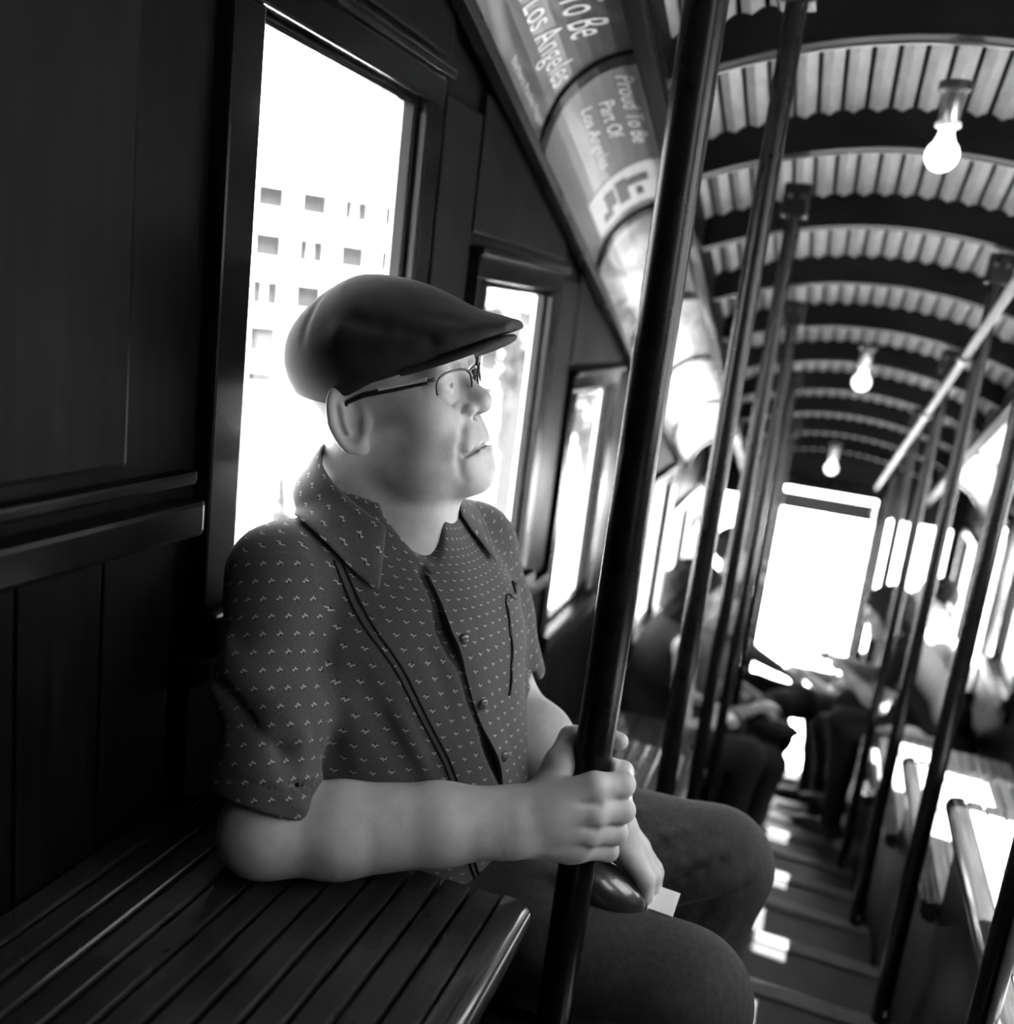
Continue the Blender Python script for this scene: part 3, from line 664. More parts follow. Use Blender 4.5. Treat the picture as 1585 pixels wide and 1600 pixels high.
def ear(q, s):
    c = V3(-.013, s*.080, .006); e1 = np.array([-.80, s*.58, 0]); e1 /= np.linalg.norm(e1); up = np.array([-.22, 0, 1.]); up -= e1*(up@e1); up /= np.linalg.norm(up)
    nn = np.cross(e1, up); nn *= np.sign(nn[1]*s); B = np.stack([e1, up, nn], 1).astype(F32); w_ = (q-c)@B; a, b, n = w_[:, 0], w_[:, 1], w_[:, 2]
    av = a/np.where(b < 0, .0165+.05*np.clip(b+.034, 0, .034)/.34, .0205).astype(F32)
    rr = (np.abs(av)**2.5+np.abs(b/.0345)**2.5+1e-9)**(1/2.5)
    d = smax(np.abs(n+.001)-F32(.0028), (rr-1)*F32(.017), .003)
    ring = np.sqrt(((rr-.93)*.018)**2+(n-.0025)**2)-.0042
    d = smin(d, ring, .003)
    d = smin(d, cap(w_, (.006, .017, .002), (.003, -.014, .003), .0032), .004)
    d = smax(d, -ell(w_, (-.005, -.005, .0075), (.0102, .0145, .0078)), .003)
    d = smin(d, ell(w_, (-.009, -.033, .001), (.0088, .0095, .0045)), .006)
    d = smin(d, cap(w_, (-.018, -.006, .001), (-.016, -.016, .002), .005), .005)
    return d
def face_base(q):
    d = ell(q, (-.010, 0, .045), (.102, .077, .090))
    d = smin(d, ell(q, (.038, 0, -.025), (.068, .063, .085)), .03)
    d = smin(d, ell(q, (.030, 0, -.066), (.080, .062, .042)), .03)
    for s in (-1, 1):
        d = smin(d, sph(q, (.044, s*.038, -.066), .029), .022); d = smin(d, sph(q, (.060, s*.043, -.006), .027), .025)
    d = smin(d, ell(q, (.094, 0, -.082), (.021, .031, .021)), .02)
    d = smin(d, ell(q, (.085, 0, -.043), (.0235, .041, .031)), .018)
    d = smin(d, cap(q, (.083, -.042, .046), (.083, .042, .046), .0155), .016)
    d = smin(d, cap(q, (.093, 0, .034), (.113, 0, .003), .0085, .0120), .010)
    d = smin(d, sph(q, (.1145, 0, .0005), .0125), .006)
    for s in (-1, 1):
        d = smin(d, ell(q, (.102, s*.0155, -.0045), (.0115, .0095, .0085)), .007)
        d = smax(d, -ell(q, (.1085, s*.0080, -.0125), (.0075, .0045, .0052)), .003)
        d = smax(d, -ell(q, (.110, s*.034, .026), (.024, .023, .0125)), .012)
        d = smin(d, sph(q, (.0815, s*.0325, .026), .0148), .006)
        d = smax(d, -ell(q, (.097, s*.0325, .0245), (.0075, .0135, .0026)), .002)
    return d
def surfx(y, z, fn=None):
    """how far forward the bare face reaches at (y, z)"""
    p = np.array([[.17, y, z]], F32)
    for _ in range(60): p[:, 0] -= np.maximum((fn or face_base)(p), .0001)*F32(.8)
    return float(p[0, 0])
def onface(y, z, o=0): return V3(surfx(y, z)+o, y, z)
LIP_U = [(-0.0329, -0.0505), (-0.022, -0.0455), (-0.0092, -0.0405), (0.0, -0.0412), (0.0092, -0.0405), (0.022, -0.0455), (0.0329, -0.0505)]
LIP_L = [(-0.0281, -0.0535), (-0.0171, -0.0555), (0.0, -0.057), (0.0171, -0.0555), (0.0281, -0.0535)]
LIP_G = [(-0.0366, -0.0535), (-0.0244, -0.05), (-0.0098, -0.0478), (0.0, -0.0484), (0.0098, -0.0478), (0.0244, -0.05), (0.0366, -0.0535)]
FOLD = [[(s*.0225, -.010), (s*.032, -.026), (s*.0405, -.044), (s*.0425, -.058)] for s in (-1, 1)]+[[(s*.0425, -.058), (s*.041, -.070), (s*.037, -.080)] for s in (-1, 1)]
LU = [onface(*q, -.0030+.0012*(1-abs(q[0])/.033)) for q in LIP_U]; LL = [onface(*q, -.0030+.0015*(1-abs(q[0])/.033)) for q in LIP_L]; LG = [onface(*q, .0014 if abs(q[0]) < .012 else .0010) for q in LIP_G]
FO = [[onface(*q, 0) for q in r] for r in FOLD]
BAGS = [[onface(s*.022, .008, 0), onface(s*.034, .004, 0), onface(s*.047, .009, 0)] for s in (-1, 1)]
def head_sdf(q):
    d = face_base(q); m = (q[:, 0] > .05) & (np.abs(q[:, 1]) < .07) & (q[:, 2] > -.11) & (q[:, 2] < .04)
    if m.any():
        p = q[m]; e = d[m]
        e = smin(e, chain(p, LU, [.0034, .0048, .0056, .0052, .0056, .0048, .0034], .002), .0025)
        e = smin(e, chain(p, LL, [.0040, .0062, .0068, .0062, .0040], .002), .0025)
        e = smax(e, -chain(p, LG, [.0024, .0034, .0026, .0014, .0026, .0034, .0024], .002), .0014)
        L = []
        for r, dp in zip(FO, (.0036, .0036, .0018, .0018)): L += [(r[i], r[i+1], .0058, dp*.7) for i in range(len(r)-1)]
        for r in BAGS: L += [(r[i], r[i+1], .0035, .0018) for i in range(len(r)-1)]
        L += [((.104, -.018, -.0695), (.104, .018, -.0695), .006, .004)]+[((.104, s*.025, .003), (.092, s*.0235, -.010), .0035, .0036) for s in (-1, 1)]
        d[m] = creases(p, e, L)
    d = creases(q, d, [((.070, s*.055, .028+.006*j), (.055, s*.066, .024+.012*j), .002, .0007) for s in (-1, 1) for j in (-1, 0, 1)])
    for s in (-1, 1): d = smin(d, ear(q, s), .004)
    return d
def neck_sdf(p):
    d = cap(p, HW(-.030, 0, -.045), V3(-.478, 1.000, 1.165), .060, .068)
    return smin(d, cap(p, HW(.030, 0, -.095), V3(-.435, .985, 1.19), .042, .05), .03)
# --- right hand round the pole
FR = [  # MCP, PIP, DIP, tip ; radii
    ([GP(.037, .006, HZ+.044), GP(.020, .034, HZ+.043), GP(-.014, .034, HZ+.040), GP(-.033, .016, HZ+.036)], [.0135, .0132, .0115, .0098]),
    ([GP(.042, .009, HZ+.019), GP(.022, .038, HZ+.015), GP(-.016, .036, HZ+.012), GP(-.034, .015, HZ+.010)], [.0138, .0132, .0115, .0098]),
    ([GP(.040, .006, HZ-.007), GP(.019, .035, HZ-.013), GP(-.016, .034, HZ-.014), GP(-.034, .014, HZ-.014)], [.0132, .0125, .0110, .0094]),
    ([GP(.034, .000, HZ-.030), GP(.015, .030, HZ-.038), GP(-.015, .030, HZ-.037), GP(-.032, .012, HZ-.036)], [.0125, .0112, .0100, .0088])]
THR = [GP(.022, -.046, HZ+.008), GP(.006, -.034, HZ+.046), GP(-.022, -.026, HZ+.064), GP(-.034, .004, HZ+.068), GP(-.026, .026, HZ+.069)]
def handR(p):
    d = cap(p, wrR, GP(.036, -.035, HZ+.004), .031, .030)
    wu = wrR+V3(0, 0, .010); wd = wrR+V3(0, 0, -.014)
    for i, (pts, rs) in enumerate(FR):
        d = smin(d, cap(p, wu+(wd-wu)*F32(i/3.), pts[0], .020, rs[0]+.0015), .016)
    d = smin(d, cap(p, GP(.030, -.050, HZ-.022), GP(.026, -.012, HZ-.036), .022, .017), .014)    # heel of the hand
    for pts, rs in FR:
        d = smin(d, chain(p, pts, rs, .004), .0055)
        d = smin(d, sph(p, pts[1], rs[1]*1.03), .003)
    d = smin(d, chain(p, THR, [.021, .0165, .0135, .0120, .0095], .006), .012)
    L = []
    for i, (pts, rs) in enumerate(FR):
        b = pts[0]+pt_*F32(.0115)-pr_*F32(.003); a = wrR+pt_*F32(.026)+V3(0, 0, .012-.008*i); L.append((a+(b-a)*F32(.35), b, .0042, -.0026))
        if i < 3:
            e = (pts[0]+FR[i+1][0][0])/2+pt_*F32(.012); L.append((e-pr_*F32(.018), e+pr_*F32(.004), .005, .0026))
    L += [(GP(.062, -.05, HZ+.01), GP(.058, -.020, HZ-.012), .0030, -.0022), (GP(.064, -.052, HZ-.006), GP(.058, -.026, HZ+.016), .0030, -.0020), (wrR+V3(.008, -.031, .028), wrR+V3(.004, -.033, -.028), .003, .0018)]
    return creases(p, d, L)
# --- left hand, hanging over the case between the thighs
KL = [V3(-.138, 1.066, .862), V3(-.132, 1.086, .856), V3(-.132, 1.106, .850), V3(-.136, 1.124, .844)]
def fingL(i):
    k_ = KL[i]; return [k_, k_+V3(.022, .006, -.028), k_+V3(.024, .012, -.055), k_+V3(.012, .016, -.076)]
def handL(p):
    d = cap(p, wrL, wrL+(KL[1]-wrL)*F32(.3), .027, .026)
    for i in range(4):
        d = smin(d, cap(p, wrL+V3(0, -.012+.008*i, 0), KL[i], .018, .0135), .014); d = smin(d, chain(p, fingL(i), [.0132, .0118, .0105, .009], .004), .005)
    d = smin(d, chain(p, [wrL+V3(.0, -.010, -.008), V3(-.175, 1.072, .850), V3(-.165, 1.088, .822)], [.017, .0135, .0105], .005), .010)
    return creases(p, d, [(wrL+V3(.012, 0, .026), KL[1]+V3(0, 0, .014), .004, -.0014), (wrL+V3(.014, -.01, .024), KL[0]+V3(0, 0, .014), .004, -.0014)])
def arms(p):
    d = chain(p, [shR+V3(.01, .01, -.01), (shR+elR)/2, elR], [.038, .039, .040], .02)
    f1 = elR+(wrR-elR)*F32(.28)+V3(0, 0, -.002); f2 = elR+(wrR-elR)*F32(.7)
    d = smin(d, chain(p, [elR, f1, f2, wrR], [.0440, .0475, .0415, .0350], .012), .02)
    d = smin(d, sph(p, elR+V3(-.014, -.004, -.004), .032), .03)
    d = smin(d, chain(p, [shL+V3(0, -.01, -.02), (shL+elL)/2, elL], [.040, .041, .040], .02), .02)
    g1 = elL+(wrL-elL)*F32(.3)
    return smin(d, chain(p, [elL, g1, wrL], [.041, .045, .029], .02), .015)
def blend_region(p, d, fn, c, r, k):
    m = np.linalg.norm(p-np.asarray(c, F32), axis=1) < r
    if m.any(): d[m] = smin(d[m], fn(p[m]), k)
    return d
def man_body(p):
    d = neck_sdf(p)
    d = smin(d, arms(p), .02)
    d = smin(d, cap(p, shR+V3(.03, .04, -.02), shL+V3(0, -.03, -.02), .045), .03)
    d = smin(d, ell(p, CH, (.105, .165, .16), TA), .04); d = smin(d, ell(p, BE, (.120, .155, .15), TA), .04); d = smin(d, ell(p, PE, (.11, .15, .09), TA), .04)
    d = blend_region(p, d, lambda q: head_sdf((q-HO)@HR), HO, .26, .012)
    d = blend_region(p, d, handR, GP(.02, -.01, HZ), .17, .012)
    d = blend_region(p, d, handL, V3(-.15, 1.07, .85), .16, .012)
    return d
man = thing('person', 'man in dark flat cap, spectacles and dotted short-sleeved shirt gripping the black pole', 'person', (-.45, 1.05, .665))
MO = (-.45, 1.05, .665)
def face_tone(q):
    """0 bare skin .. 1 dark: the colour of lips and brows"""
    t = np.zeros(len(q), F32)
    for s in (-1, 1):
        for a, b, r, v in (((.100, s*.015, .044), (.090, s*.046, .048), .0055, .5),):
            dd = cap(q, a, b, r*.55); t = np.maximum(t, v*np.clip(1-dd/(r*.6), 0, 1))
    dd = np.minimum(chain(q, LU, [.003]*7, .002), chain(q, LL, [.004]*5, .002)); t = np.maximum(t, .32*np.clip(1-dd/.004, 0, 1))
    return t
sdf_obj('body', man_body, (-.66, .70, .66), (-.08, 1.28, 1.50), .0019, 'skin', man, 1, MO, lambda V: {'tone': face_tone((V.astype(F32)-HO)@HR)})
# eyes
for s in (-1, 1):
    c = HW(.0812, s*.0325, .026)-V3(*MO); e = MB().ellipsoid(c, (.0137,)*3, 20, 14).build('eye', 'eyewhite', man, smooth=True)
    c2 = HW(.0812+.0088, s*.0325, .0265)-V3(*MO); MB().ellipsoid(c2, (.0060,)*3, 16, 10).build('iris', 'iris', e, smooth=True)

# --- shirt
slvA, slvB = shR, shR+(elR-shR)*F32(.90)
slvC, slvD = shL, shL+(elL-shL)*F32(.84)
GAP = []
def shirt_core(p):
    d = ell(p, CH, (.140, .190, .18), TA); d = smin(d, ell(p, BE, (.150, .188, .18), TA), .05); d = smin(d, ell(p, PE, (.145, .185, .10), TA), .05)
    nk_ = V3(-.478, 1.0, 1.205); d = smin(d, cap(p, nk_, shR+V3(.01, .015, .0), .068, .054), .04); d = smin(d, cap(p, nk_, shL+V3(-.005, -.01, 0), .068, .058), .04)
    d = smin(d, cap(p, V3(-.482, 1.00, 1.262), V3(-.475, 1.0, 1.16), .062, .10), .05)      # yoke rising to the neck
    return d
def shirt_sdf(p):
    d = shirt_core(p)
    # folds over chest and belly
    def T(f, l, z): return V3(-.45, 1.02, 0)+tf*F32(f)+tl*F32(l)+V3(0, 0, z)
    L = [(T(.10, -.15, 1.10), T(.15, -.06, .93), .014, .004), (T(.12, -.11, 1.06), T(.16, -.03, .90), .010, -.003), (T(.13, -.08, 1.13), T(.17, -.02, .98), .009, .0028),
         (T(.08, -.17, 1.02), T(.12, -.13, .86), .016, .006), (T(.15, .07, 1.00), T(.14, .15, .97), .010, .005), (T(.15, .06, 1.02), T(.13, .17, 1.00), .009, -.004), (T(.14, .11, 1.12), T(.15, .06, 1.02), .010, .003),
         (T(.16, .02, .95), T(.15, .12, .92), .010, .0035), (T(.06, -.17, 1.17), T(.10, -.10, 1.20), .012, .003), (T(.03, -.17, 1.22), T(-.02, -.12, 1.25), .010, .004), (T(.00, -.20, 1.22), T(-.05, -.15, 1.25), .009, -.004)]
    d = creases(p, d, [(a_, b_, w_*1.05, dp*1.5) for a_, b_, w_, dp in L])
    # sleeves
    sR = chain(p, [slvA+V3(.004, .004, .004), slvA+(slvB-slvA)*F32(.5), slvB], [.055, .054, .0565], .02)
    ax_ = (elR-shR); ln = np.linalg.norm(ax_); ax_ = ax_/F32(ln)
    t = (p-shR)@ax_; rel = p-shR-t[:, None]*ax_; side = rel@pr_; fr = rel@pt_
    sR += .0046*np.sin((t*62+side*34).astype(F32))*np.clip(t/.10, 0, 1)*np.clip((.245-t)/.05, .15, 1)
    sR = creases(p, sR, [(shR+ax_*F32(.09)+pt_*F32(.05)-pr_*F32(.045), shR+ax_*F32(.17)+pt_*F32(.045)+pr_*F32(.045), .010, .0085), (shR+ax_*F32(.05)+pt_*F32(.055)-pr_*F32(.03), shR+ax_*F32(.14)+pt_*F32(.04)+pr_*F32(.05), .009, -.006),
                         (shR+ax_*F32(.20)+pt_*F32(.05)-pr_*F32(.05), shR+ax_*F32(.185)+pt_*F32(.04)+pr_*F32(.05), .008, .0018), (shR+ax_*F32(.14)+pt_*F32(.055)-pr_*F32(.04), shR+ax_*F32(.21)+pt_*F32(.04)+pr_*F32(.05), .009, -.004)])
    cutR = t-F32(ln*.90)-side*F32(.35); sR = smax(sR, cutR, .004)
    sR = smax(sR, -smax(cap(p, shR, elR, .046, .0495), -(t-F32(ln*.80)), .01), .003)
    hemR = np.abs(cutR+.026)-.0012; m = np.abs(hemR) < .004; sR[m] += .0012*np.exp(-((cutR[m]+.026)/.0016)**2)
    sL = chain(p, [slvC, slvC+(slvD-slvC)*F32(.5), slvD], [.060, .058, .058], .02)
    aL = (elL-shL); lnL = np.linalg.norm(aL); aL = aL/F32(lnL); tL = (p-shL)@aL
    sL = smax(sL, tL-F32(lnL*.84), .004); sL = smax(sL, -smax(cap(p, shL, elL, .054, .0525), -(tL-F32(lnL*.5)), .01), .003)
    sL = creases(p, sL, [(shL+aL*F32(.12)+pt_*F32(.05)-pr_*F32(.03), shL+aL*F32(.17)+pt_*F32(.03)+pr_*F32(.05), .010, .006)])
    d = smin(d, sR, .018); d = smin(d, sL, .022)
    d = d+.0011*noise3(p, 55, 3)+.0016*noise3(p, 26, 4)
    # neck opening: room for neck, and the open V at the front
    nk = cap(p, V3(-.485, 1.005, 1.33), V3(-.470, .995, 1.19), .070, .066); d = smax(d, -nk, .006)
    vv = cap(p, V3(-.425, .965, 1.26), V3(-.352, .930, 1.205), .038, .006); d = smax(d, -vv, .006)
    if GAP: d = smax(d, -chain(p, GAP[0], GAP[1], .002), .002)
    return d
def shirt_uv(V):
    V = V.astype(F32); rel = V-V3(-.45, 1.02, 0); u = np.arctan2(rel@tl, rel@tf)*.165; rad = np.hypot(rel[:, 0], rel[:, 1]); v = V[:, 2]-np.clip((V[:, 2]-1.12)/.10, 0, 1)*(rad-.17)
    for a, b, sg in ((shR, elR, 1), (shL, elL, -1)):
        ax_ = (b-a)/np.linalg.norm(b-a); t = (V-a)@ax_; rr = V-a-t[:, None]*ax_; dist = np.linalg.norm(rr, axis=1); core = shirt_core(V)
        m = (dist < .09) & (core > .004) & (t > -.02)
        ang = np.arctan2(rr@pr_, rr@pt_); u[m] = (ang*.062)[m]+.5; v[m] = t[m]
    return {'weave': np.stack([u, v, np.zeros_like(u)], 1)}
def on_shirt_many(L):
    """points on the shirt front for rows of (sideways offset from the middle, height, lift)"""
    L = np.asarray(L, F32); o = V3(-.45, 1.02, 0)[None]+tl[None]*L[:, :1]+V3(0, 0, 1)[None]*L[:, 1:2]
    fs = np.arange(.26, .02, -.004, dtype=F32); P_ = o[:, None]+tf[None, None]*fs[None, :, None]; D_ = shirt_sdf(P_.reshape(-1, 3)).reshape(len(L), -1)
    i = np.argmax(D_ < 0, 1); i = np.maximum(i, 1); r = np.arange(len(L)); d0, d1 = D_[r, i-1], D_[r, i]
    f_ = fs[i-1]+(fs[i]-fs[i-1])*d0/(d0-d1+1e-9)
    return (o+tf[None]*(f_[:, None]+L[:, 2:3])).astype(float)
def on_shirt(l, z, off=.0): return on_shirt_many([(l, z, off)])[0]
def ribbon(pts, side, wd, th, name, mat, parent, uv=True):
    """thin cloth strip lying on the front along pts (list of (l,z))"""
    mb = MB(); n = len(pts); q_ = []
    for (l, z), sd in zip(pts, side): q_ += [(l-wd/2, z, .0006+sd[0]), (l, z, .0008+(sd[0]+sd[1])/2+th*.3), (l+wd/2, z, .0006+sd[1])]
    P_ = (on_shirt_many(q_)-np.array(MO)).reshape(n, 3, 3)
    up = [[tuple(q+np.array(tf)*th) for q in r] for r in P_]; dn = [[tuple(q-np.array(tf)*.004) for q in r] for r in P_]
    for lay in (up, dn):
        for r in lay: mb.v += r
    q = lambda L, i, j: L*3*n+i*3+j
    for i in range(n-1):
        for j in (0, 1): mb.f += [(q(0, i, j), q(0, i, j+1), q(0, i+1, j+1), q(0, i+1, j)), (q(1, i, j), q(1, i+1, j), q(1, i+1, j+1), q(1, i, j+1))]
        mb.f += [(q(0, i, 0), q(0, i+1, 0), q(1, i+1, 0), q(1, i, 0)), (q(0, i, 2), q(1, i, 2), q(1, i+1, 2), q(0, i+1, 2))]
    for i in (0, n-1): mb.f += [(q(0, i, 0), q(1, i, 0), q(1, i, 1), q(0, i, 1)), (q(0, i, 1), q(1, i, 1), q(1, i, 2), q(0, i, 2))]
    o = mb.build(name, mat, parent, smooth=True)
    W = np.array([v.co[:] for v in o.data.vertices])+np.array(MO); a = o.data.attributes.new('weave', 'FLOAT_VECTOR', 'POINT'); a.data.foreach_set('vector', shirt_uv(W)['weave'].astype(F32).ravel())
    return o
def lpk(z): return -.060+max(-.0, 1.15-z)*.50+.005*math.sin((1.2-z)*34)
gz = np.linspace(1.205, .80, 30)
gp = on_shirt_many([(lpk(z), z, .001) for z in gz]); GAP = [[V3(*q) for q in gp], [.0042+.0050*max(0, math.sin((1.2-z)*40-.9))+(.003 if z > 1.12 else 0) for z in gz]]
sdf_obj('shirt', shirt_sdf, (-.66, .68, .66), (-.22, 1.30, 1.36), .0025, 'shirt', man, 1, MO, shirt_uv)
_gap = GAP; GAP = []
shirt_o = [c for c in man.children if c.name.startswith('shirt')][0]
zs = np.linspace(1.20, .80, 30)
wav = [.0012+.0045*max(0, math.sin((1.2-z)*40-.9)) for z in zs]
ribbon([(lpk(z)+.0205, z) for z in zs], [(a, .0) for a in wav], .036, .0012, 'button_band', 'shirt', shirt_o)
for z in (1.135, 1.055, .975, .895):
    c = on_shirt(lpk(z)+.014, z, .0062)-np.array(MO); Rm = Matrix([[float(tf[0]), float(tl[0]), 0], [float(tf[1]), float(tl[1]), 0], [0, 0, 1]])
    b = MB().ellipsoid(c, (.0026, .0068, .0068), 14, 8, Rm).build('button', 'button', shirt_o, smooth=True)
M['shade_stitch'] = plain('shadow_and_stitch_cord', .01, .8, spec=.2)  # dark colour stands in for fold shade; also used for pocket stitching
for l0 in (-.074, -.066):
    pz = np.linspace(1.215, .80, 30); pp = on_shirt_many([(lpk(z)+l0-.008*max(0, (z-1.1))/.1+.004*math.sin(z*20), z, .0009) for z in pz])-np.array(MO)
    MB().tube([tuple(q) for q in pp], .0012, 6).build('pleat_shadow', 'shade_stitch', shirt_o, smooth=True)  # pintuck shadow drawn as a dark cord along each fold
pkz = np.linspace(1.155, 1.045, 14)
pk = ribbon([(.098+.003*math.sin(i*1.3), z) for i, z in enumerate(pkz)], [(.0004, .0005+.0045*max(0, 1-i/2.5)) for i in range(14)], .075, .0013, 'chest_pocket', 'shirt', shirt_o)
for dl in (-.0375, .0375):
    pp = on_shirt_many([(.098+dl, z, .0012) for z in pkz])-np.array(MO); MB().tube([tuple(q) for q in pp], .0013, 6).build('pocket_stitch', 'shade_stitch', pk, smooth=True)
pp = on_shirt_many([(.0605+.075*i/10, 1.156+.006*math.sin(i*1.1), .0018) for i in range(11)])-np.array(MO); MB().tube([tuple(q) for q in pp], [.0008+.0022*(i/10)**2 for i in range(11)], 6).build('pocket_gap_shade', 'shade_stitch', pk, smooth=True)  # dark tube painting the shade in the gaping pocket top
# collar: a fall of cloth folded over round the neck, open at the front
def collar():
    nC = V3(-.480, 1.000, 1.277); mb = MB(); n = 40; rows = 7; G = []; DV = []
    for i in range(n+1):
        s = -1+2*i/n; th = s*math.radians(136); front = abs(s)              # 0 at the nape
        dirv = -tf*F32(math.cos(th))+(-tl)*F32(math.sin(-th)); dirv = dirv.astype(float)
        top = np.array(nC)+dirv*(.074+.008*front)+np.array([0, 0, .045-.075*front**1.6])+np.array(tf)*(.012*front**2)
        fall = .046+.016*max(0, (front-.5)/.5)
        row = []
        for j in range(rows):
            u = j/(rows-1); out = dirv*(.020*math.sin(u*math.pi/2)*1.25+.004); pt = top+out*u**.5+np.array([0, 0, .006*math.sin(math.pi*min(1, u*2.2)) - fall*u*1.05])
            if front > .8: pt = pt+dirv*.012*u*((front-.8)/.2)
            row.append(pt); DV.append(dirv)
        G.append(row)
    A_ = np.array(G).reshape(-1, 3); DV = np.array(DV)
    for _ in range(14):
        m = shirt_sdf(A_.astype(F32)) < .0045; A_[m] += DV[m]*.0025+np.array([0, 0, .0025])
    G = A_.reshape(n+1, rows, 3)
    for r in G:
        for q in r: mb.v.append(tuple(q-np.array(MO)))
    for i in range(n):
        for j in range(rows-1): a = i*rows+j; mb.f.append((a, a+1, a+rows+1, a+rows))
    o = mb.build('collar', 'shirt', shirt_o, smooth=True)
    W = np.array([v.co[:] for v in o.data.vertices])+np.array(MO); a = o.data.attributes.new('weave', 'FLOAT_VECTOR', 'POINT'); a.data.foreach_set('vector', np.array([[(-1+2*i/n)*.23, j/(rows-1)*.062, 0] for i in range(n+1) for j in range(rows)], F32).ravel())
    md = o.modifiers.new('thick', 'SOLIDIFY'); md.thickness = .0028; md.offset = 0; sb = o.modifiers.new('smooth', 'SUBSURF'); sb.levels = sb.render_levels = 1
collar()

# --- trousers
def thigh_fold(h_, k_, x0, a0, x1, a1, wd, dp, n=6):
    """fold running over the thigh surface: x along the leg back from the knee, angle from the top round to the near side"""
    ax_ = (k_-h_)/np.linalg.norm(k_-h_); P_ = []
    for i in range(n+1):
        x = x0+(x1-x0)*i/n; a = math.radians(a0+(a1-a0)*i/n); P_.append((k_+ax_*F32(x)+V3(0, -math.sin(a), math.cos(a))*F32(.080+.012*min(1, -x/.4))).astype(F32))
    return [(P_[i], P_[i+1], wd, dp) for i in range(n)]
def trousers(p):
    d = ell(p, PE+V3(0, .01, -.005), (.155, .19, .105), TA)
    for h_, k_, a_ in ((hipR, knR, anR), (hipL, knL, anL)):
        c = chain(p, [h_, h_+(k_-h_)*F32(.5), k_], [.084, .082, .076], .03); c = smin(c, chain(p, [k_+V3(.0, 0, -.005), k_+(a_-k_)*F32(.4)+V3(-.02, 0, 0), a_], [.076, .066, .056], .03), .03); d = smin(d, c, .03)
    L = []
    for i, (x0, a0, x1, a1) in enumerate(((-.33, 95, -.20, 20), (-.27, 100, -.12, 25), (-.20, 105, -.05, 35), (-.13, 115, .0, 50), (-.06, 120, .03, 75))):
        L += thigh_fold(hipL, knL, x0, a0, x1, a1, .0085, -.0040); L += thigh_fold(hipL, knL, x0+.03, a0, x1+.03, a1, .0085, .0036)
    for x0, a0, x1, a1 in ((-.26, 80, -.14, 30), (-.10, 110, .0, 60)): L += thigh_fold(hipR, knR, x0, a0, x1, a1, .010, -.0030)
    L += [(knL+V3(.04, -.072, -.04), knL+V3(.0, -.066, -.14), .010, -.004), (knL+V3(.0, -.078, -.03), knL+V3(-.03, -.066, -.12), .010, .004)]
    d = creases(p, d, L)
    return d+.0015*noise3(p, 30, 9)
sdf_obj('trousers', trousers, (-.66, .86, .22), (.10, 1.46, .90), .0036, 'denim', man, 1, MO)
for a_ in (anR, anL):
    zf_ = zfl(float(a_[1])); c = np.array([a_[0]+.05, a_[1], zf_])
    def shoe(p, c=c):
        d = ell(p, c+np.array([.03, 0, .035]), (.15, .047, .04)); d = smin(d, cap(p, c+np.array([-.05, 0, .04]), np.array([a_[0], a_[1], zf_+.13]), .045, .045), .03)
        return smax(d, -(p[:, 2]-F32(zf_+.001)), .004)
    sdf_obj('shoe', shoe, c+np.array([-.15, -.08, -.02]), c+np.array([.22, .08, .2]), .005, 'shoe', man, 1, MO)

# --- flat cap (built on the head's own axes)
def cap_cut(q): return np.minimum(F32(.034)+F32(.36)*q[:, 0], F32(.0700)+F32(.09)*(q[:, 0]-.10))-F32(2.0)*q[:, 1]**2*np.clip((q[:, 0]-.02)/.06, 0, 1)-q[:, 2]
def cap_crown(q):
    d = ell(q, (-.004, 0, .068), (.113, .089, .085))
    x = q[:, 0]; u = np.clip((x+.01)/.184, 0, 1); ht = F32(.073)*(1-u**1.15)**1.12+F32(.0060); wy = F32(.089)*np.sqrt(np.clip(1-(np.clip(x-.03, 0, .2)/.146)**2, .0004, 1))
    d2 = (np.sqrt((q[:, 1]/wy)**2+((q[:, 2]-.078)/ht)**2+(np.minimum(x-.02, 0)/.085)**2)-1)*np.minimum(wy, ht); d2 = np.maximum(d2, x-.166); d = smin(d, d2, .03)
    d = smax(d, cap_cut(q), .005)
    L = [((-.088, -.085, .01), (-.060, -.088, .09), .005, .0036), ((-.060, -.086, .09), (-.040, -.040, .155), .006, .0034), ((-.078, -.090, .01), (-.048, -.090, .10), .005, -.0030), ((.02, -.088, .11), (.06, -.078, .080), .010, .004), ((.05, -.082, .098), (.095, -.07, .078), .009, .004), ((.00, -.09, .10), (.055, -.080, .088), .012, -.0035), ((.08, -.06, .10), (.12, -.05, .085), .010, .003)]
    d = creases(q, d, L)
    return d+.0013*noise3(q, 48, 12)
def cap_brim(q):
    z = q[:, 2]-(F32(.0655)+F32(.05)*(q[:, 0]-.11)-F32(2.0)*q[:, 1]**2)       # bill, arched across
    out = np.sqrt(((q[:, 0]-.045)/.119)**2+(q[:, 1]/.088)**2)-1
    d = smax(np.abs(z)-F32(.0040), out*F32(.08), .004); return smax(d, F32(.058)-q[:, 0], .003)
def head_part(name, fn, lo, hi, h, mat, parent, n=1):
    V, Q = sculpt(fn, lo, hi, h); V = relax(V, Q, n); W = V@HR.T.astype(float)+HO.astype(float); return mesh_from(name, W, Q, mat, parent, MO)
fc = head_part('flat_cap', cap_crown, (-.135, -.11, -.03), (.19, .11, .18), .0022, 'cap', man)
head_part('brim', cap_brim, (.03, -.11, .0), (.20, .11, .11), .0018, 'cap', fc)
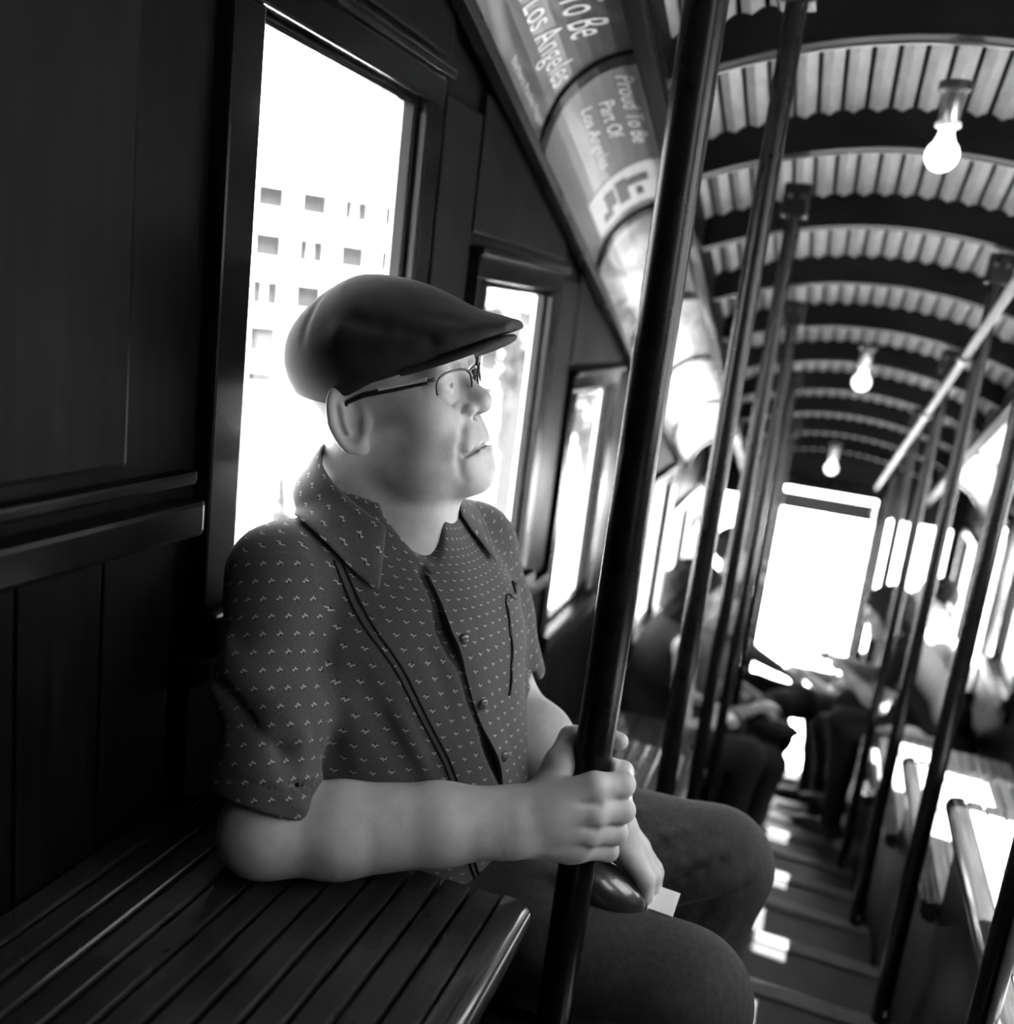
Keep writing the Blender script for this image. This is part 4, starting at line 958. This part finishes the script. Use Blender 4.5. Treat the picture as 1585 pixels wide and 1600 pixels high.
# --- spectacles
def HL(x, y, z): return tuple((HW(x, y, z)-V3(*MO)).astype(float))
gs = MB().tube([HL(.1075, -.010, .036), HL(.112, -.005, .041), HL(.1125, 0, .0425), HL(.112, .005, .041), HL(.1075, .010, .036)], .0012, 8).build('spectacles', 'darkplastic', man, smooth=True)
for s in (-1, 1):
    def lp(a):      # half-rim outline
        y = s*(.0395+.0295*math.copysign(abs(math.cos(a))**.75, math.cos(a))); z = .0255+.0165*math.copysign(abs(math.sin(a))**.75, math.sin(a)); return (.1105-1.30*max(0, abs(y)-.01)**1.5+.06*(z-.026), y, z)
    ring = [lp(2*math.pi*i/28) for i in range(28)]
    MB().tube([HL(*lp(math.radians(-15+210*i/18))) for i in range(19)], .0013, 8).build('half_rim', 'darkplastic', gs, smooth=True)
    mb = MB(); c0 = lp(math.pi/2); c1 = lp(-math.pi/2); cc = tuple((np.array(c0)+np.array(c1))/2+np.array([.0012, 0, 0]))
    fr = [HL(*q) for q in ring]; bk = [HL(q[0]-.0018, q[1], q[2]) for q in ring]; mb.v = fr+bk+[HL(*cc), HL(cc[0]-.0018, cc[1], cc[2])]
    for i in range(28): j = (i+1) % 28; mb.f += [(i, j, 56), (28+j, 28+i, 57), (i, 28+i, 28+j, j)]
    mb.build('lens', 'lens', gs, smooth=True)
    MB().tube([HL(.0915, s*.0675, .0365), HL(.088, s*.0710, .0360), HL(.080, s*.0730, .0355)], .0019, 8).build('hinge', 'chrome', gs, smooth=True)
    tb = MB().tube([HL(.084, s*.0725, .0355), HL(.045, s*.0780, .0325), HL(.010, s*.0805, .0300), HL(-.012, s*.0795, .024), HL(-.026, s*.0785, .004)], [.0032, .0034, .0032, .0026, .0020], 8).build('temple_arm', 'darkplastic', gs, smooth=True)
    MB().tube([HL(.084, s*.0742, .0380), HL(.030, s*.0822, .0345)], .0024, 6).build('temple_inlay', 'palemetal', tb, smooth=True)
    MB().ellipsoid(HL(.104, s*.0085, .020), (.0022, .002, .004), 10, 8).build('nose_pad', 'lens', gs, smooth=True)
# --- what he holds in his left hand
tcs = thing('spectacle_case', 'glossy dark spectacle case tucked under the left hand of the man', 'case', (-.163, 1.052, .822))
ca = axes((.80, .12, -.36), (.30, -.60, .75)); Rc = Matrix([[float(v) for v in r] for r in ca])
for s, nm in ((1, 'lid'), (-1, 'shell')):
    mb = MB().ellipsoid((0, 0, 0), (.060, .030, .024), 24, 16); mb.v = [(x, y, max(z, .0008) if s > 0 else min(z, -.0008)) for x, y, z in mb.v]; mb.v = [tuple(Rc @ Vector(v)) for v in mb.v]; mb.build(nm, 'leather', tcs, smooth=True)
MB().tube([tuple(Rc @ Vector((.0625*math.cos(a), .0325*math.sin(a), 0))) for a in np.linspace(0, 2*math.pi, 40)], .0012, 6).build('seam', 'chrome', tcs, smooth=True)
pq = [(-.135, 1.070, .800), (-.075, 1.066, .800), (-.073, 1.100, .812), (-.133, 1.104, .812)]
tag(MB().add(pq+[(a, b, c-.0012) for a, b, c in pq], [(0, 1, 2, 3), (7, 6, 5, 4), (0, 4, 5, 1), (1, 5, 6, 2), (2, 6, 7, 3), (3, 7, 4, 0)]).build('folded_paper', 'paper'), 'small folded white paper between the thighs of the man in the cap', 'paper')
# ================================================================ THE OTHER PASSENGERS
def rotv(v, ang):          # lean forward about the local y axis
    c, s = math.cos(ang), math.sin(ang); return V3(v[0]*c+v[2]*s, v[1], -v[0]*s+v[2]*c)
def passenger(label, loc, rz, lean=.1, hy=0, hp=0, hroll=0, skin=.36, top=.05, bottom=.03, hair='short', haircol=.02, elR_=None, wrR_=None, elL_=None, wrL_=None, kneeR=None, kneeL=None, footR=None, footL=None, sleeve=.45, zfloor=-.42, sc=1.0):
    t = thing('person', label, 'person', loc, rz); t.scale = (sc, sc, sc)
    mk = lambda n, v, r=.7: plain(n, v, r, spec=.15, scale=60, var=.2, bump=.1)
    ms = skin_mat('passenger_skin', skin); mt = mk('passenger_top', top, .8); mb_ = mk('passenger_trousers', bottom, .8); mh = plain('passenger_hair', haircol*.5, .7, spec=.08, scale=180, var=.6, bump=.6, stretch=(1, 1, .2)); mshoe = mk('passenger_shoe', .05, .5)
    pel = V3(0, 0, .09); up = lambda z, x=0, y=0: pel+rotv((x, y, z), lean)
    ch, nk = up(.30, .005), up(.46)
    sR, sL = up(.415, .0, -.165), up(.415, .0, .165)
    eR = V3(*elR_) if elR_ is not None else sR+V3(.05, -.06, -.26); wR = V3(*wrR_) if wrR_ is not None else eR+V3(.20, .10, -.02)
    eL = V3(*elL_) if elL_ is not None else sL+V3(.05, .06, -.26); wL = V3(*wrL_) if wrL_ is not None else eL+V3(.20, -.10, -.02)
    ho = nk+rotv((.025, 0, .125), lean*.6)
    f = np.array([math.cos(hy)*math.cos(hp), math.sin(hy)*math.cos(hp), math.sin(hp)]); l0 = np.array([-math.sin(hy), math.cos(hy), 0]); u0 = np.cross(f, l0); l_ = math.cos(hroll)*l0+math.sin(hroll)*u0
    Rh = np.stack([f, l_, np.cross(f, l_)], 1).astype(F32); hs = F32(.93)
    kR = V3(*kneeR) if kneeR is not None else V3(.43, -.13, .06); kL = V3(*kneeL) if kneeL is not None else V3(.43, .13, .06)
    fR = V3(*footR) if footR is not None else V3(.40, -.13, zfloor+.07); fL = V3(*footL) if footL is not None else V3(.40, .13, zfloor+.07)
    def hand(p, e, w_):
        d_ = (w_-e)/np.linalg.norm(w_-e); sd = np.cross(d_, [0, 0, 1.]); sd = (sd/np.linalg.norm(sd)).astype(F32); dn = V3(0, 0, -1)
        o = ell(p, w_+d_*F32(.045), (.045, .036, .016), np.stack([d_, sd, np.cross(d_, sd)], 1))
        for j, a in enumerate((-.027, -.009, .009, .027)):
            m = w_+d_*F32(.082)+sd*F32(a); o = smin(o, chain(p, [m, m+d_*F32(.032-.004*abs(j-1.4))+dn*F32(.010), m+d_*F32(.050-.006*abs(j-1.4))+dn*F32(.030)], [.0095, .009, .0075], .003), .006)
        b_ = w_+d_*F32(.03)-sd*F32(.032)
        return smin(o, chain(p, [b_, b_+d_*F32(.03)-sd*F32(.018)+dn*F32(.008), b_+d_*F32(.052)-sd*F32(.016)+dn*F32(.018)], [.013, .010, .008], .003), .008)
    def body(p):
        d = cap(p, nk-V3(0, 0, .05), ho+Rh@V3(-.02, 0, -.05), .055, .052); d = smin(d, cap(p, sR, sL, .045), .03); d = smin(d, ell(p, ch, (.09, .14, .2), axes(rotv((1, 0, 0), lean), rotv((0, 0, 1), lean))), .03)
        for s_, e, w_ in ((sR, eR, wR), (sL, eL, wL)):
            d = smin(d, chain(p, [s_, (s_+e)/2, e], [.044, .040, .035], .02), .02); d = smin(d, chain(p, [e, e+(w_-e)*F32(.3), w_], [.035, .037, .025], .02), .015)
            d = blend_region(p, d, lambda q, e=e, w_=w_: hand(q, e, w_), w_, .17, .012)
        return blend_region(p, d, lambda q: head_sdf(((q-ho)@Rh)/hs)*hs, ho, .24, .012)
    allp = np.array([sR, sL, eR, eL, wR, wL, ho, pel]); lo, hi = allp.min(0)-.16, allp.max(0)+.17
    sdf_obj('body', body, lo, hi, .0052, ms, t, 1)
    def topf(p):
        d = ell(p, ch, (.125, .178, .22), axes(rotv((1, 0, 0), lean), rotv((0, 0, 1), lean))); d = smin(d, ell(p, up(.08), (.14, .17, .15)), .05)
        d = smin(d, cap(p, sR+V3(0, .03, 0), sL-V3(0, .03, 0), .058 if sleeve else .05), .04)
        if sleeve:
            for s_, e in ((sR, eR), (sL, eL)): d = smin(d, cap(p, s_, s_+(e-s_)*F32(sleeve), .056, .054), .03)
        d = smax(d, -cap(p, nk-V3(0, 0, .01), ho, .060), .01)
        return d+.002*noise3(p, 34, 5)
    sdf_obj('top', topf, np.minimum(lo, pel-.2), hi, .007, mt, t, 1)
    def legs(p):
        d = ell(p, pel-V3(0, 0, .01), (.14, .175, .09))
        for s_, k_, a_ in ((-1, kR, fR), (1, kL, fL)):
            h_ = V3(.02, s_*.09, .085); d = smin(d, chain(p, [h_, (h_+k_)/2, k_], [.085, .078, .066], .03), .03); d = smin(d, chain(p, [k_, (k_+a_)/2+V3(-.015, 0, 0), a_], [.066, .056, .047], .03), .03)
        return d+.0022*noise3(p, 30, 8)
    lp = np.array([pel, kR, kL, fR, fL]); sdf_obj('trousers', legs, lp.min(0)-.2, lp.max(0)+.2, .009, mb_, t, 1)
    for k_, a_ in ((kR, fR), (kL, fL)):
        def sh(p, a_=a_): return smin(ell(p, a_+V3(.055, 0, -.035), (.125, .042, .035)), cap(p, a_+V3(-.02, 0, -.03), a_+V3(0, 0, .02), .042), .03)
        sdf_obj('shoe', sh, a_-V3(.12, .09, .1), a_+V3(.22, .09, .1), .009, mshoe, t, 1)
    if hair:
        def hf(p):
            q = ((p-ho)@Rh)/hs
            d = ell(q, (-.016, 0, .052), (.108, .086, .093)); front = F32(.028)+F32(.62)*q[:, 0]-q[:, 2]+.010*np.cos(q[:, 1]*30)
            if hair == 'short': d = smax(d, front, .012)
            elif hair == 'curly':
                d = smin(smax(d-.012, front, .014), ell(q, (-.065, 0, -.03), (.062, .092, .115)), .04); d = smin(d, ell(q, (-.03, -.075, -.05), (.045, .03, .085)), .03); d = smin(d, ell(q, (-.03, .075, -.05), (.045, .03, .085)), .03); d = d+.007*noise3(q, 150, 2)
            elif hair == 'long':
                d = smax(d-.006, front, .014); d = smin(d, cap(q, (-.06, 0, .02), (-.06, 0, -.22), .075, .05), .04)
                for s_ in (-1, 1): d = smin(d, chain(q, [(.01, s_*.075, .05), (.015, s_*.082, -.08), (.03, s_*.075, -.24)], [.03, .03, .018], .02), .03)
                d = d+.003*noise3(q, 120, 2)
            elif hair == 'cap':
                d = smax(d-.004, front, .01); d = smin(d, smax(np.abs(q[:, 2]-.066-.1*(q[:, 0]-.1))-.004, (np.sqrt(((q[:, 0]-.08)/.10)**2+(q[:, 1]/.075)**2)-1)*.07, .004), .006)
            return d*hs
        sdf_obj('cap' if hair == 'cap' else 'hair', hf, ho-.30, ho+.22, .006, mh, t, 1)
    return t
ZF = lambda y, z: zfl(y)-z
passenger('woman with dark curly hair and sleeveless top seen from behind on the left', (-.485, 3.30, -.04), math.radians(24), .24, .2, -.12, 0, .42, .015, .012, 'curly', .02, elR_=(.12, -.215, .17), wrR_=(.31, -.05, .16), elL_=(.14, .21, .20), wrL_=(.31, .08, .17), sleeve=0, zfloor=-.47, sc=.92)
passenger('passenger with short dark hair and pale shirt just beyond the curly haired woman', (-.44, 3.90, -.275), math.radians(10), .22, -.2, -.15, 0, .32, .10, .02, 'short', .01, elR_=(.14, -.19, .22), wrR_=(.33, -.08, .26), zfloor=-.44)
passenger('dark dressed man in profile with one knee crossed out into the aisle', (-.385, 4.42, -.275), math.radians(-10), .10, .0, .05, 0, .16, .012, .006, 'short', .01, elR_=(.11, -.20, .24), wrR_=(.31, -.13, .15), kneeL=(.42, .06, .13), footL=(.31, -.26, .16), kneeR=(.38, -.15, .05), footR=(.30, -.16, -.34), zfloor=-.40, sc=1.13)
passenger('long haired girl in black short sleeves bending over a phone on the right', (.645, 3.98, -.04), math.radians(180-6), .62, .1, -.55, 0, .34, .006, .012, 'long', .03, elR_=(.33, -.16, .22), wrR_=(.50, -.02, .30), elL_=(.30, .19, .20), wrL_=(.47, .07, .28), zfloor=-.51, sc=.88)
passenger('passenger in dark trousers leaning forward by the far end on the right', (.63, 5.17, -.51), math.radians(180), .30, 0, -.35, 0, .30, .06, .01, 'long', .02, elR_=(.34, -.17, .20), wrR_=(.52, -.03, .27), elL_=(.32, .17, .20), wrL_=(.50, .05, .25), zfloor=-.47)
passenger('passenger in a white shirt sitting back at the far right', (.62, 4.60, -.275), math.radians(180+12), .05, .25, 0, 0, .34, .70, .03, 'short', .015, zfloor=-.45)
ph = thing('phone', 'small bright phone in the hands of the long haired girl', 'phone', (.172, 3.985, .232))
pm = MB().box(-.006, .002, -.035, .035, -.065, .065).build('phone_body', 'darkplastic', ph, bevel=.003)
k = N('lit_phone_screen'); k.b.inputs['Base Color'].default_value = g3(.6); k.b.inputs['Emission Color'].default_value = g3(1); k.b.inputs['Emission Strength'].default_value = .8; M['screen'] = k.m
MB().box(.002, .0035, -.031, .031, -.06, .06).build('screen', 'screen', ph); ph.rotation_euler = (0, -.5, 0)
